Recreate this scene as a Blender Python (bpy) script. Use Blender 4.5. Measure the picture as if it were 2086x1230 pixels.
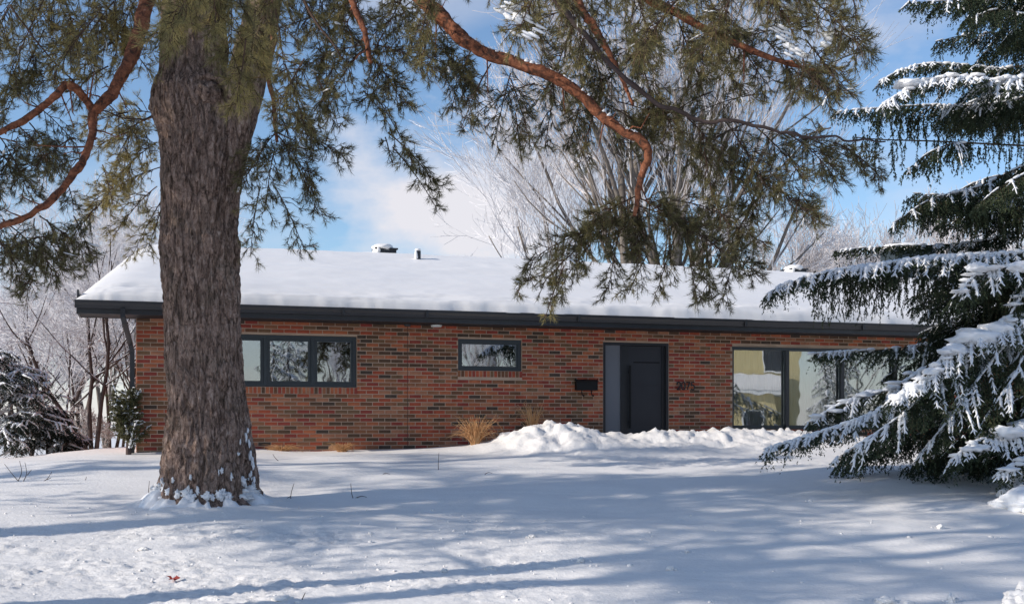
import bpy, math, random
import numpy as np
from mathutils import Vector
R = math.radians
rng = np.random.default_rng(7)
random.seed(7)
for o in list(bpy.data.objects): bpy.data.objects.remove(o)
sc = bpy.context.scene
COL = sc.collection

# ------------------------------------------------------------------ camera, sky, sun
F = 2400.0; CX = 1043.0; HY = 862.0; EYE = 1.6
cam_d = bpy.data.cameras.new('camera'); cam = bpy.data.objects.new('camera', cam_d); COL.objects.link(cam)
cam_d.sensor_width = 36; cam_d.lens = F/2086*36
cam_d.shift_y = (HY-615)/2086
cam_d.clip_start = .1; cam_d.clip_end = 5000
cam.location = (0, 0, EYE); cam.rotation_euler = (R(90), 0, 0)
sc.camera = cam
SUN_EL = 25.0
SUN_TO = np.array([-.935, -.355])          # horizontal direction towards the sun
az = math.atan2(SUN_TO[0], SUN_TO[1])       # clockwise from +Y
w = bpy.data.worlds.new('World'); sc.world = w; w.use_nodes = True
nt = w.node_tree; N = nt.nodes; Lk = nt.links
for n in list(N): N.remove(n)
def nd(nodes, t, **k):
    n = nodes.new(t)
    for a, b in k.items(): setattr(n, a, b)
    return n
sky = nd(N, 'ShaderNodeTexSky', sky_type='NISHITA', sun_disc=False)
sky.sun_elevation = R(SUN_EL); sky.sun_rotation = az
sky.air_density = 1.0; sky.dust_density = .3; sky.ozone_density = 2.2; sky.altitude = 200
bg = nd(N, 'ShaderNodeBackground'); bg.inputs[1].default_value = .128
tc = nd(N, 'ShaderNodeTexCoord')
def cloud_blob(px, py, rx, ry, base):
    """soft cloud bank around one sky direction, its rim broken by noise"""
    d = Vector(((px-CX)/F, 1, (HY-py)/F)).normalized()
    sub = nd(N, 'ShaderNodeVectorMath', operation='SUBTRACT'); sub.inputs[1].default_value = d
    Lk.new(tc.outputs['Generated'], sub.inputs[0])
    mul = nd(N, 'ShaderNodeVectorMath', operation='MULTIPLY'); mul.inputs[1].default_value = (F/rx, 2, F/ry)
    Lk.new(sub.outputs[0], mul.inputs[0])
    ln = nd(N, 'ShaderNodeVectorMath', operation='LENGTH'); Lk.new(mul.outputs[0], ln.inputs[0])
    inv = nd(N, 'ShaderNodeMath', operation='SUBTRACT'); inv.inputs[0].default_value = base; Lk.new(ln.outputs['Value'], inv.inputs[1])
    return inv.outputs[0]
no = nd(N, 'ShaderNodeTexNoise'); no.inputs['Scale'].default_value = 11; no.inputs['Detail'].default_value = 7; no.inputs['Roughness'].default_value = .55
mp = nd(N, 'ShaderNodeMapping'); mp.inputs['Scale'].default_value = (1, 1, 1.8)
Lk.new(tc.outputs['Generated'], mp.inputs[0]); Lk.new(mp.outputs[0], no.inputs['Vector'])
def mth(op, a, b, clamp=False):
    m = nd(N, 'ShaderNodeMath', operation=op); m.use_clamp = clamp
    for i, x in enumerate((a, b)):
        if isinstance(x, (int, float)): m.inputs[i].default_value = x
        else: Lk.new(x, m.inputs[i])
    return m.outputs[0]
nn = mth('SUBTRACT', no.outputs['Fac'], .5)
def bank(px, py, rx, ry, amp, gain, top):
    b = cloud_blob(px, py, rx, ry, 1.0)
    b = mth('ADD', b, mth('MULTIPLY', nn, amp))
    b = mth('MULTIPLY', b, gain, True)
    return mth('MULTIPLY', b, top)
b1 = bank(985, 440, 370, 175, 2.4, 1.3, .93)
b2 = bank(1800, 60, 170, 110, 4.5, .8, .45)
b3 = bank(150, 640, 420, 190, 3.0, .9, .75)
b4 = bank(1900, 470, 420, 100, 3.0, .8, .6)
no2 = nd(N, 'ShaderNodeTexNoise'); no2.inputs['Scale'].default_value = 2.6; no2.inputs['Detail'].default_value = 8
Lk.new(mp.outputs[0], no2.inputs['Vector'])
gen = mth('MULTIPLY', mth('SUBTRACT', no2.outputs['Fac'], .53), 4.5, True)
gen = mth('MULTIPLY', gen, mth('MULTIPLY', mth('SUBTRACT', .93, mth('MULTIPLY', nn, 1.2)), .85))
spz = nd(N, 'ShaderNodeSeparateXYZ'); Lk.new(tc.outputs['Generated'], spz.inputs[0])
lowz = mth('MULTIPLY', mth('SUBTRACT', .12, spz.outputs[2]), 8.0, True)
gen = mth('MAXIMUM', gen, mth('MULTIPLY', lowz, .8))
cl = mth('MAXIMUM', mth('MAXIMUM', b1, b2), mth('MAXIMUM', b3, mth('MAXIMUM', b4, gen)))
tint = nd(N, 'ShaderNodeMix', data_type='RGBA', blend_type='MULTIPLY'); tint.inputs[0].default_value = 1
tint.inputs[7].default_value = (.90, .96, 1.03, 1)
Lk.new(sky.outputs[0], tint.inputs[6])
cm = nd(N, 'ShaderNodeMix', data_type='RGBA'); Lk.new(cl, cm.inputs[0]); Lk.new(tint.outputs[2], cm.inputs[6])
cm.inputs[7].default_value = (5.2, 5.05, 5.3, 1)
Lk.new(cm.outputs[2], bg.inputs[0])
out = nd(N, 'ShaderNodeOutputWorld'); Lk.new(bg.outputs[0], out.inputs[0])

sd = bpy.data.lights.new('sun', 'SUN'); sun = bpy.data.objects.new('sun', sd); COL.objects.link(sun)
sd.energy = 3.5; sd.angle = R(.55); sd.color = (1, .925, .83)
st = Vector((SUN_TO[0]*math.cos(R(SUN_EL)), SUN_TO[1]*math.cos(R(SUN_EL)), math.sin(R(SUN_EL))))
sun.rotation_euler = st.to_track_quat('Z', 'Y').to_euler()
sun.location = st*60
sc.view_settings.view_transform = 'Standard'; sc.view_settings.look = 'None'
sc.view_settings.exposure = 0.36; sc.view_settings.gamma = 1; sc.view_settings.use_curve_mapping = False
sc.render.engine = 'CYCLES'; sc.render.resolution_x = 1024; sc.render.resolution_y = 603
sc.cycles.max_bounces = 6; sc.cycles.transparent_max_bounces = 12

def P(px, py, D):
    return np.array([(px-CX)/F*D, D, EYE+(HY-py)/F*D])

# ------------------------------------------------------------------ materials
class M:
    def __init__(s, name, rough=.7, spec=.3):
        s.m = bpy.data.materials.new(name); s.m.use_nodes = True
        s.t = s.m.node_tree; s.N = s.t.nodes; s.L = s.t.links
        s.b = s.N['Principled BSDF']; s.b.inputs['Roughness'].default_value = rough
        s.b.inputs['Specular IOR Level'].default_value = spec
        s.tc = s.N.new('ShaderNodeTexCoord')
    def noise(s, scale=5, detail=5, rough=.55, vec=(1,1,1), kind='noise', dist=0, coord='Object'):
        mp = s.N.new('ShaderNodeMapping'); mp.inputs['Scale'].default_value = vec
        s.L.new(s.tc.outputs[coord], mp.inputs[0])
        if kind == 'noise':
            n = s.N.new('ShaderNodeTexNoise'); n.inputs['Scale'].default_value = scale
            n.inputs['Detail'].default_value = detail; n.inputs['Roughness'].default_value = rough
            n.inputs['Distortion'].default_value = dist; s.L.new(mp.outputs[0], n.inputs['Vector']); return n.outputs['Fac']
        n = s.N.new('ShaderNodeTexVoronoi'); n.inputs['Scale'].default_value = scale
        n.feature = 'DISTANCE_TO_EDGE'; s.L.new(mp.outputs[0], n.inputs['Vector']); return n.outputs['Distance']
    def ramp(s, fac, stops):
        r = s.N.new('ShaderNodeValToRGB'); s.L.new(fac, r.inputs[0])
        e = r.color_ramp.elements
        while len(e) < len(stops): e.new(.5)
        for i, (p, c) in enumerate(stops):
            e[i].position = p; e[i].color = (*c, 1) if len(c) == 3 else c
        return r.outputs[0]
    def mix(s, fac, a, b, mode='MIX'):
        m = s.N.new('ShaderNodeMix'); m.data_type = 'RGBA'; m.blend_type = mode
        for i, x in ((0, fac), (6, a), (7, b)):
            if isinstance(x, (int, float)): m.inputs[i].default_value = x
            elif isinstance(x, tuple): m.inputs[i].default_value = (*x, 1)
            else: s.L.new(x, m.inputs[i])
        return m.outputs[2]
    def col(s, c):
        if isinstance(c, tuple): s.b.inputs['Base Color'].default_value = (*c, 1)
        else: s.L.new(c, s.b.inputs['Base Color'])
        return s
    def bump(s, h, strength=.5, dist=.02):
        b = s.N.new('ShaderNodeBump'); b.inputs['Strength'].default_value = strength; b.inputs['Distance'].default_value = dist
        if 'prev' in s.__dict__: s.L.new(s.prev, b.inputs['Normal'])
        s.L.new(h, b.inputs['Height']); s.L.new(b.outputs[0], s.b.inputs['Normal']); s.prev = b.outputs[0]
        return s
    def attr(s, name='tint'):
        a = s.N.new('ShaderNodeAttribute'); a.attribute_name = name; return a.outputs['Color']

def snow_mat(name, c=(.87,.835,.80), fine=90, b=.25, lumps=14):
    m = M(name, .6, .35)
    n = m.noise(1.1, 4)
    m.col(m.ramp(n, [(.3, tuple(x*.96 for x in c)), (.7, c)]))
    m.bump(m.noise(lumps, 6, .6), b, .03); m.bump(m.noise(fine, 3, .6), b*.8, .006)
    m.b.inputs['Sheen Weight'].default_value = .1
    return m.m
MAT = {}
MAT['snow'] = snow_mat('snow', lumps=22, b=.4)
MAT['roofsnow'] = snow_mat('roof_snow', (.865,.835,.805), 60, .12, 5)
MAT['treesnow'] = snow_mat('tree_snow', (.84,.84,.85), 70, .2, 20)
def simple(name, c, rough=.6, spec=.3, var=.25, scale=6, vec=(1,1,1), bump=0, bs=40, metal=0):
    m = M(name, rough, spec)
    m.col(m.ramp(m.noise(scale, 5, .6, vec), [(.25, tuple(x*(1-var) for x in c)), (.75, tuple(min(1, x*(1+var)) for x in c))]))
    if bump: m.bump(m.noise(bs, 4, .6), bump, .005)
    m.b.inputs['Metallic'].default_value = metal
    MAT[name] = m.m; return m
# pine bark: grey-brown scales over dark furrows, frosted low down
m = M('pine_bark', .9, .15)
f1 = m.noise(25, 7, .72, (1,1,.46), dist=1.0); f2 = m.noise(80, 5, .75, (1,1,.6)); f3 = m.noise(2.2, 3)
c1 = m.ramp(f1, [(.36, (.085,.053,.040)), (.45, (.29,.20,.155)), (.56, (.48,.35,.285)), (.72, (.68,.56,.48))])
c1 = m.mix(.55, c1, m.ramp(f2, [(.3, (.35,.3,.28)), (.7, (1.35,1.3,1.3))]), 'MULTIPLY')
vo = m.noise(9, vec=(1,1,.26), kind='voronoi')
c1 = m.mix(m.ramp(vo, [(.0, (.6,.6,.6)), (.035, (.2,.2,.2)), (.08, (0,0,0))]), c1, (.035,.026,.022))
c1 = m.mix(m.ramp(f3, [(.52, (0,0,0)), (.75, (.35,.35,.35))]), c1, (.10,.10,.07))
fro = m.noise(42, 5, .75, (1,1,.6))
c1 = m.mix(m.ramp(fro, [(.655, (0,0,0)), (.70, (.75,.75,.75))]), c1, (.36,.36,.37))
m.col(c1); m.bump(m.ramp(vo, [(0, (0,0,0)), (.14, (1,1,1))]), .8, .03); m.bump(f1, .9, .05); m.bump(f2, .6, .015); MAT['bark'] = m.m
m = M('orange_pine_bark', .8, .2)
f1 = m.noise(14, 5, .65, (1,1,1), dist=.5); f2 = m.noise(55, 4, .7)
c1 = m.ramp(f1, [(.36, (.05,.026,.018)), (.48, (.17,.062,.032)), (.62, (.29,.11,.055)), (.76, (.42,.26,.19))])
c1 = m.mix(.5, c1, m.ramp(f2, [(.35, (.45,.42,.4)), (.65, (1.2,1.2,1.2))]), 'MULTIPLY')
m.col(c1); m.bump(f1, .7, .02); m.bump(f2, .4, .006); MAT['orange'] = m.m
simple('twig', (.075,.048,.036), .9, .1, .4, 20)
simple('spruce_twig', (.07,.052,.035), .9, .1, .4, 20)
simple('bare_bark', (.17,.145,.125), .9, .15, .45, 9, (1,1,.3), .4, 30)
simple('dark_bark', (.075,.055,.05), .9, .15, .45, 9, (1,1,.3), .4, 30)
simple('frost_twig', (.66,.64,.65), .9, .1, .35, 3)
simple('frost_twig_brown', (.52,.48,.47), .9, .1, .4, 3)
def leaf_mat(name, a, b, c):
    m = M(name, .62, .25)
    v = m.attr('tint'); sep = m.N.new('ShaderNodeSeparateColor'); m.L.new(v, sep.inputs[0])
    m.col(m.ramp(sep.outputs[0], [(0, a), (.5, b), (1, c)]))
    m.b.inputs['Subsurface Weight'].default_value = 0
    tr = m.N.new('ShaderNodeBsdfTranslucent'); ms = m.N.new('ShaderNodeMixShader'); ms.inputs[0].default_value = .3
    m.L.new(m.b.inputs['Base Color'].links[0].from_socket, tr.inputs[0])
    o = [n for n in m.N if n.type == 'OUTPUT_MATERIAL'][0]
    m.L.new(m.b.outputs[0], ms.inputs[1]); m.L.new(tr.outputs[0], ms.inputs[2]); m.L.new(ms.outputs[0], o.inputs[0])
    MAT[name] = m.m
leaf_mat('pine_needles', (.07,.066,.033), (.175,.16,.072), (.40,.32,.12))
leaf_mat('spruce_needles', (.028,.040,.024), (.066,.088,.046), (.14,.15,.065))
leaf_mat('yew_needles', (.022,.032,.026), (.038,.052,.04), (.07,.08,.055))
leaf_mat('cedar_needles', (.05,.06,.025), (.09,.10,.045), (.17,.15,.08))
leaf_mat('dry_grass', (.50,.25,.10), (.66,.38,.18), (.78,.54,.30))
# bricks
BR = [((.39,.092,.05), 18), ((.45,.145,.07), 16), ((.30,.13,.07), 14), ((.19,.09,.052), 12), ((.12,.072,.046), 9),
      ((.30,.065,.048), 11), ((.085,.062,.048), 4), ((.42,.19,.11), 7), ((.20,.115,.065), 9)]
BRM = []
for i, (c, wt) in enumerate(BR):
    m = M('brick_clay_%d' % i, .85, .2)
    n = m.noise(7, 6, .65); n2 = m.noise(90, 3, .7)
    oi = m.N.new('ShaderNodeObjectInfo')
    k = m.ramp(n, [(.3, tuple(x*.72 for x in c)), (.7, tuple(x*1.25 for x in c))])
    k = m.mix(.35, k, m.ramp(n2, [(.3, (.55,.55,.55)), (.7, (1.2,1.2,1.2))]), 'MULTIPLY')
    m.col(k); m.bump(n2, .5, .004); BRM.append(m.m)
simple('mortar', (.46,.34,.255), .95, .1, .18, 3, bump=.5, bs=120)
simple('black_metal', (.022,.023,.027), .38, .5, .2, 4, bump=.05)
simple('soffit_metal', (.016,.016,.018), .6, .3, .2, 4)
simple('frame_metal', (.026,.035,.042), .35, .5, .15, 4)
simple('door_paint', (.030,.031,.038), .42, .4, .12, 2, bump=.08, bs=200)
simple('void_black', (.006,.006,.007), .6, .3)
simple('shingle', (.05,.048,.05), .9, .1, .3, 9)
simple('curtain', (.80,.79,.76), .9, .1, .05, 3)
simple('interior', (.09,.085,.08), .9, .1, .2, 2)
simple('number_metal', (.012,.012,.013), .4, .5)
simple('yellow_siding', (.60,.50,.26), .7, .3, .06, 2)
simple('white_trim', (.75,.75,.73), .5, .3, .04, 2)
simple('beige_flue', (.35,.30,.22), .6, .3)
simple('lamp_lens', (.62,.64,.62), .3, .5, .03)
simple('red_leaf', (.33,.06,.05), .7, .2, .3, 30)
simple('concrete', (.34,.33,.31), .9, .1, .2, 5)
def glass(name, refl, tintc):
    m = bpy.data.materials.new(name); m.use_nodes = True; t = m.node_tree
    for n in list(t.nodes): t.nodes.remove(n)
    o = t.nodes.new('ShaderNodeOutputMaterial'); g = t.nodes.new('ShaderNodeBsdfGlossy'); g.inputs['Roughness'].default_value = .012
    g.inputs['Color'].default_value = (.95,.97,1,1)
    tr = t.nodes.new('ShaderNodeBsdfTransparent'); tr.inputs[0].default_value = (*tintc, 1)
    fr = t.nodes.new('ShaderNodeFresnel'); fr.inputs[0].default_value = 1.5
    ad = t.nodes.new('ShaderNodeMath'); ad.operation = 'ADD'; ad.inputs[1].default_value = refl; ad.use_clamp = True
    t.links.new(fr.outputs[0], ad.inputs[0])
    no = t.nodes.new('ShaderNodeTexNoise'); no.inputs['Scale'].default_value = 1.3; tc = t.nodes.new('ShaderNodeTexCoord')
    t.links.new(tc.outputs['Object'], no.inputs['Vector'])
    bu = t.nodes.new('ShaderNodeBump'); bu.inputs['Strength'].default_value = .02; bu.inputs['Distance'].default_value = .1
    t.links.new(no.outputs['Fac'], bu.inputs['Height']); t.links.new(bu.outputs[0], g.inputs['Normal'])
    mx = t.nodes.new('ShaderNodeMixShader'); t.links.new(ad.outputs[0], mx.inputs[0]); t.links.new(tr.outputs[0], mx.inputs[1]); t.links.new(g.outputs[0], mx.inputs[2])
    t.links.new(mx.outputs[0], o.inputs[0]); MAT[name] = m
glass('glass', .26, (.8,.83,.82)); glass('glass_frost', .10, (.5,.53,.58))
# frosted sidelight
m = M('sidelight_glass', .28, .5); m.col((.17,.18,.205)); m.bump(m.noise(40, 3), .1, .003); MAT['sidelight'] = m.m

# ------------------------------------------------------------------ mesh helpers
def hash3(ix, iy, iz, seed=0):
    h = (ix.astype(np.int64)*374761393 + iy.astype(np.int64)*668265263 + iz.astype(np.int64)*2147483647 + seed*974634777) & 0xffffffff
    h = ((h ^ (h >> 13))*1274126177) & 0xffffffff
    h = h ^ (h >> 16)
    return (h & 0xffffff)/float(0xffffff)
def vnoise(x, y, z=None, seed=0):
    if z is None: z = np.zeros_like(x)
    fx, fy, fz = np.floor(x), np.floor(y), np.floor(z)
    tx, ty, tz = x-fx, y-fy, z-fz
    tx, ty, tz = [t*t*t*(t*(t*6-15)+10) for t in (tx, ty, tz)]
    r = 0
    for a in (0, 1):
        for b in (0, 1):
            for c in (0, 1):
                wgt = (tx if a else 1-tx)*(ty if b else 1-ty)*(tz if c else 1-tz)
                r = r + wgt*hash3(fx+a, fy+b, fz+c, seed)
    return r*2-1
def fbm(x, y, z=None, o=4, seed=0, g=.5):
    s = 0; a = 1; f = 1
    for i in range(o):
        s = s + a*vnoise(x*f, y*f, None if z is None else z*f, seed+i*17); a *= g; f *= 2.03
    return s
def smooth(a, b, x):
    t = np.clip((x-a)/(b-a), 0, 1); return t*t*(3-2*t)

class MB:
    """collects vertices, quads and triangles; build() links them as one mesh object"""
    def __init__(s): s.v = []; s.q = []; s.t = []; s.n = 0; s.qm = []; s.tm = []; s.c = []
    def add(s, v, q=None, t=None, mi=0, c=None):
        v = np.asarray(v, float).reshape(-1, 3)
        if q is not None and len(q):
            q = np.asarray(q, int)+s.n; s.q.append(q); s.qm.append(np.full(len(q), mi))
        if t is not None and len(t):
            t = np.asarray(t, int)+s.n; s.t.append(t); s.tm.append(np.full(len(t), mi))
        s.v.append(v); s.n += len(v)
        s.c.append(np.full(len(v), .5) if c is None else np.asarray(c, float))
        return s
    def box(s, x0, x1, y0, y1, z0, z1, mi=0):
        v = [(x, y, z) for x in (x0, x1) for y in (y0, y1) for z in (z0, z1)]
        return s.add(v, [(0,1,3,2), (4,6,7,5), (0,4,5,1), (2,3,7,6), (0,2,6,4), (1,5,7,3)], mi=mi)
    def build(s, name, mats, parent=None, smoothf=False, tint=False, origin=None):
        v = np.concatenate(s.v) if s.v else np.zeros((0, 3))
        if origin is None and parent is not None: origin = ORI.get(parent.name)
        if origin is not None: v = v-np.asarray(origin)
        me = mesh_from(name, v, s.q, s.t, s.qm, s.tm, smoothf)
        if tint:
            a = me.color_attributes.new('tint', 'FLOAT_COLOR', 'POINT')
            cc = np.concatenate(s.c); cc = np.stack([cc, cc, cc, np.ones_like(cc)], 1)
            a.data.foreach_set('color', cc.ravel().astype(np.float32))
        for m in (mats if isinstance(mats, list) else [mats]): me.materials.append(m)
        o = bpy.data.objects.new(name, me); COL.objects.link(o)
        if parent is not None: o.parent = parent
        elif origin is not None: o.location = origin
        return o
def mesh_from(name, v, ql, tl, qm, tm, smoothf):
    q = np.concatenate(ql) if ql else np.zeros((0, 4), int); t = np.concatenate(tl) if tl else np.zeros((0, 3), int)
    me = bpy.data.meshes.new(name)
    nq, ntr = len(q), len(t)
    me.vertices.add(len(v)); me.vertices.foreach_set('co', v.ravel().astype(np.float32))
    me.loops.add(nq*4+ntr*3); me.loops.foreach_set('vertex_index', np.concatenate([q.ravel(), t.ravel()]).astype(np.int32))
    me.polygons.add(nq+ntr)
    me.polygons.foreach_set('loop_start', np.concatenate([np.arange(nq)*4, nq*4+np.arange(ntr)*3]).astype(np.int32))
    me.polygons.foreach_set('material_index', np.concatenate([np.concatenate(qm) if qm else [], np.concatenate(tm) if tm else []]).astype(np.int32))
    me.polygons.foreach_set('use_smooth', np.full(nq+ntr, smoothf))
    me.update(calc_edges=True); me.validate(); return me
ORI = {}
def tag(o, label=None, cat=None, group=None, kind=None):
    if label: o['label'] = label
    if cat: o['category'] = cat
    if group: o['group'] = group
    if kind: o['kind'] = kind
    return o
def thing(name, label, cat, loc, group=None, rotz=0):
    o = bpy.data.objects.new(name, None); COL.objects.link(o); o.location = loc; o.rotation_euler = (0, 0, rotz)
    o.empty_display_size = .2
    ORI[o.name] = np.array(loc, float) if rotz == 0 else None
    return tag(o, label, cat, group)
def nrm(a): return a/np.maximum(np.linalg.norm(a, axis=-1, keepdims=True), 1e-9)
def frame_of(d):
    up = np.where(np.abs(d[..., 2:3]) > .9, np.array([1., 0, 0]), np.array([0, 0, 1.]))
    a = nrm(np.cross(d, up)); b = np.cross(a, d); return a, b
def segs_tube(mb, p0, p1, r0, r1, sides=3, mi=0, c=None):
    """many straight tapered prisms at once"""
    p0, p1 = np.asarray(p0, float).reshape(-1, 3), np.asarray(p1, float).reshape(-1, 3)
    n = len(p0)
    if n == 0: return
    r0 = np.broadcast_to(np.asarray(r0, float), (n,)); r1 = np.broadcast_to(np.asarray(r1, float), (n,))
    d = nrm(p1-p0); a, b = frame_of(d)
    ang = np.arange(sides)/sides*2*math.pi
    off = np.cos(ang)[None, :, None]*a[:, None]+np.sin(ang)[None, :, None]*b[:, None]
    v = np.concatenate([p0[:, None]+off*r0[:, None, None], p1[:, None]+off*r1[:, None, None]], 1)
    base = (np.arange(n)*2*sides)[:, None]
    i = np.arange(sides); j = (i+1) % sides
    q = np.stack([base+i, base+j, base+j+sides, base+i+sides], -1).reshape(-1, 4)
    mb.add(v.reshape(-1, 3), q=q, mi=mi, c=None if c is None else np.repeat(c, 2*sides))
def spindles(mb, p0, p1, r, sides=5, jit=.25):
    """many closed rounded strips (snow lying on a twig)"""
    p0, p1 = np.asarray(p0, float).reshape(-1, 3), np.asarray(p1, float).reshape(-1, 3)
    n = len(p0)
    if n == 0: return
    r = np.broadcast_to(np.asarray(r, float), (n,))
    d = p1-p0; a, b = frame_of(nrm(d))
    b = np.where(b[:, 2:3] < 0, -b, b)
    ts = [-.06, .15, .8, 1.08]; rs = [.3, 1.0, .9, .15]
    ang = np.arange(sides)/sides*2*math.pi
    off = np.cos(ang)[None, :, None]*a[:, None]*1.15+np.sin(ang)[None, :, None]*b[:, None]*.8
    V = []
    for t, k in zip(ts, rs):
        rr = r*k*(1+jit*rng.uniform(-1, 1, n))
        V.append(p0[:, None]+d[:, None]*t+off*rr[:, None, None])
    V = np.stack(V, 1)
    m = len(ts); base = (np.arange(n)*m*sides)[:, None, None]
    k = np.arange(m-1)[None, :, None]*sides; i = np.arange(sides)[None, None, :]; j = (i+1) % sides
    q = np.stack([base+k+i, base+k+j, base+k+sides+j, base+k+sides+i], -1).reshape(-1, 4)
    mb.add(V.reshape(-1, 3), q=q)
def cr(pts, n):
    """Catmull-Rom through pts (rows may carry extra columns such as radius)"""
    p = np.asarray(pts, float); p = np.vstack([2*p[0]-p[1], p, 2*p[-1]-p[-2]])
    out = []
    for i in range(1, len(p)-2):
        t = np.linspace(0, 1, n, endpoint=False)[:, None]
        a, b, c, d = p[i-1], p[i], p[i+1], p[i+2]
        out.append(.5*((2*b)+(-a+c)*t+(2*a-5*b+4*c-d)*t*t+(-a+3*b-3*c+d)*t**3))
    out.append(p[-2][None]); return np.vstack(out)
def tube(mb, pts, rad, sides=12, disp=None, mi=0):
    p = np.asarray(pts, float); n = len(p); rad = np.broadcast_to(np.asarray(rad, float), (n,))
    d = nrm(np.gradient(p, axis=0)); a = np.zeros_like(p)
    u = np.array([0, 0, 1.]) if abs(d[0][2]) < .9 else np.array([1., 0, 0])
    x = nrm(np.cross(d[0], u))
    for i in range(n):
        x = nrm(x-d[i]*np.dot(x, d[i])); a[i] = x
    b = np.cross(d, a)
    ang = np.arange(sides)/sides*2*math.pi
    rr = rad[:, None]*np.ones(sides)
    if disp is not None: rr = rr+disp(np.cumsum(np.r_[0, np.linalg.norm(np.diff(p, axis=0), axis=1)])[:, None], ang[None, :], rad[:, None])
    v = p[:, None]+(np.cos(ang)[None, :, None]*a[:, None]+np.sin(ang)[None, :, None]*b[:, None])*rr[:, :, None]
    k = (np.arange(n-1)*sides)[:, None]; i = np.arange(sides)[None]; j = (i+1) % sides
    q = np.stack([k+i, k+j, k+sides+j, k+sides+i], -1).reshape(-1, 4)
    mb.add(v.reshape(-1, 3), q=q, mi=mi)
    c0 = mb.n; mb.add(p[[0, -1]])
    mb.t.append(np.array([(c0, c0-n*sides+(s+1) % sides, c0-n*sides+s) for s in range(sides)]+[(c0+1, c0-sides+s, c0-sides+(s+1) % sides) for s in range(sides)])); mb.tm.append(np.full(2*sides, mi))
def needles(mb, p0, p1, K, length, angle, width, c, t0=.05, jl=.3, droop=0):
    """brushes of needles round many short shoots"""
    p0, p1 = np.asarray(p0, float).reshape(-1, 3), np.asarray(p1, float).reshape(-1, 3)
    n = len(p0)
    if n == 0: return
    d = nrm(p1-p0); a, b = frame_of(d)
    t = rng.uniform(t0, 1, (n, K)); ph = rng.uniform(0, 2*math.pi, (n, K)); A = angle*rng.uniform(.55, 1.3, (n, K))
    A = A*(1-.55*(t > .93))
    base = p0[:, None]+(p1-p0)[:, None]*t[..., None]
    lat = np.cos(ph)[..., None]*a[:, None]+np.sin(ph)[..., None]*b[:, None]
    dd = d[:, None]*np.cos(A)[..., None]+lat*np.sin(A)[..., None]
    dd[..., 2] -= droop; dd = nrm(dd)
    Ls = (np.broadcast_to(np.asarray(length, float).reshape(-1, 1), (n, 1))*(1+jl*rng.uniform(-1, 1, (n, K))))
    sd_ = nrm(np.cross(dd, nrm(rng.normal(size=(n, K, 3)))))*width*.5
    v = np.stack([base-sd_, base+sd_, base+dd*Ls[..., None]], 2).reshape(-1, 3)
    cc = np.clip(np.repeat(np.asarray(c), K*3)+np.repeat(rng.uniform(-.12, .12, n*K), 3), 0, 1)
    mb.add(v, t=np.arange(len(v)).reshape(-1, 3), c=cc)
_ico = None
def ico(sub=2):
    import bmesh
    bm = bmesh.new(); bmesh.ops.create_icosphere(bm, subdivisions=sub, radius=1)
    bm.verts.ensure_lookup_table(); v = np.array([x.co[:] for x in bm.verts]); f = np.array([[y.index for y in x.verts] for x in bm.faces]); bm.free(); return v, f
ICO = {s: ico(s) for s in (1, 2, 3, 4)}
def blob(mb, c, r, sub=2, n=.25, fs=2., seed=0):
    v, f = ICO[sub]; r = np.asarray(r, float)*np.ones(3)
    k = 1+n*fbm(v[:, 0]*fs+seed*3.1+50, v[:, 1]*fs+50, v[:, 2]*fs+seed+50, 3, seed)
    mb.add(v*k[:, None]*r+np.asarray(c), t=f)

# ------------------------------------------------------------------ house frame of reference
Y0 = 20.9; TH = math.atan(.3196); CT, ST = math.cos(TH), math.sin(TH)
def hl(px, y=0.):
    """along-wall coordinate seen at picture column px on the plane at depth y behind the wall face"""
    u = (px-CX)/F; return (u*Y0+u*y*CT+y*ST)/(CT-u*ST)
def hz(px, py, y=0.):
    l = hl(px, y); return EYE+(HY-py)/F*(Y0+l*ST+y*CT)
def hw(l, y, z): return np.array([l*CT-y*ST, Y0+l*ST+y*CT, z])

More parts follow.
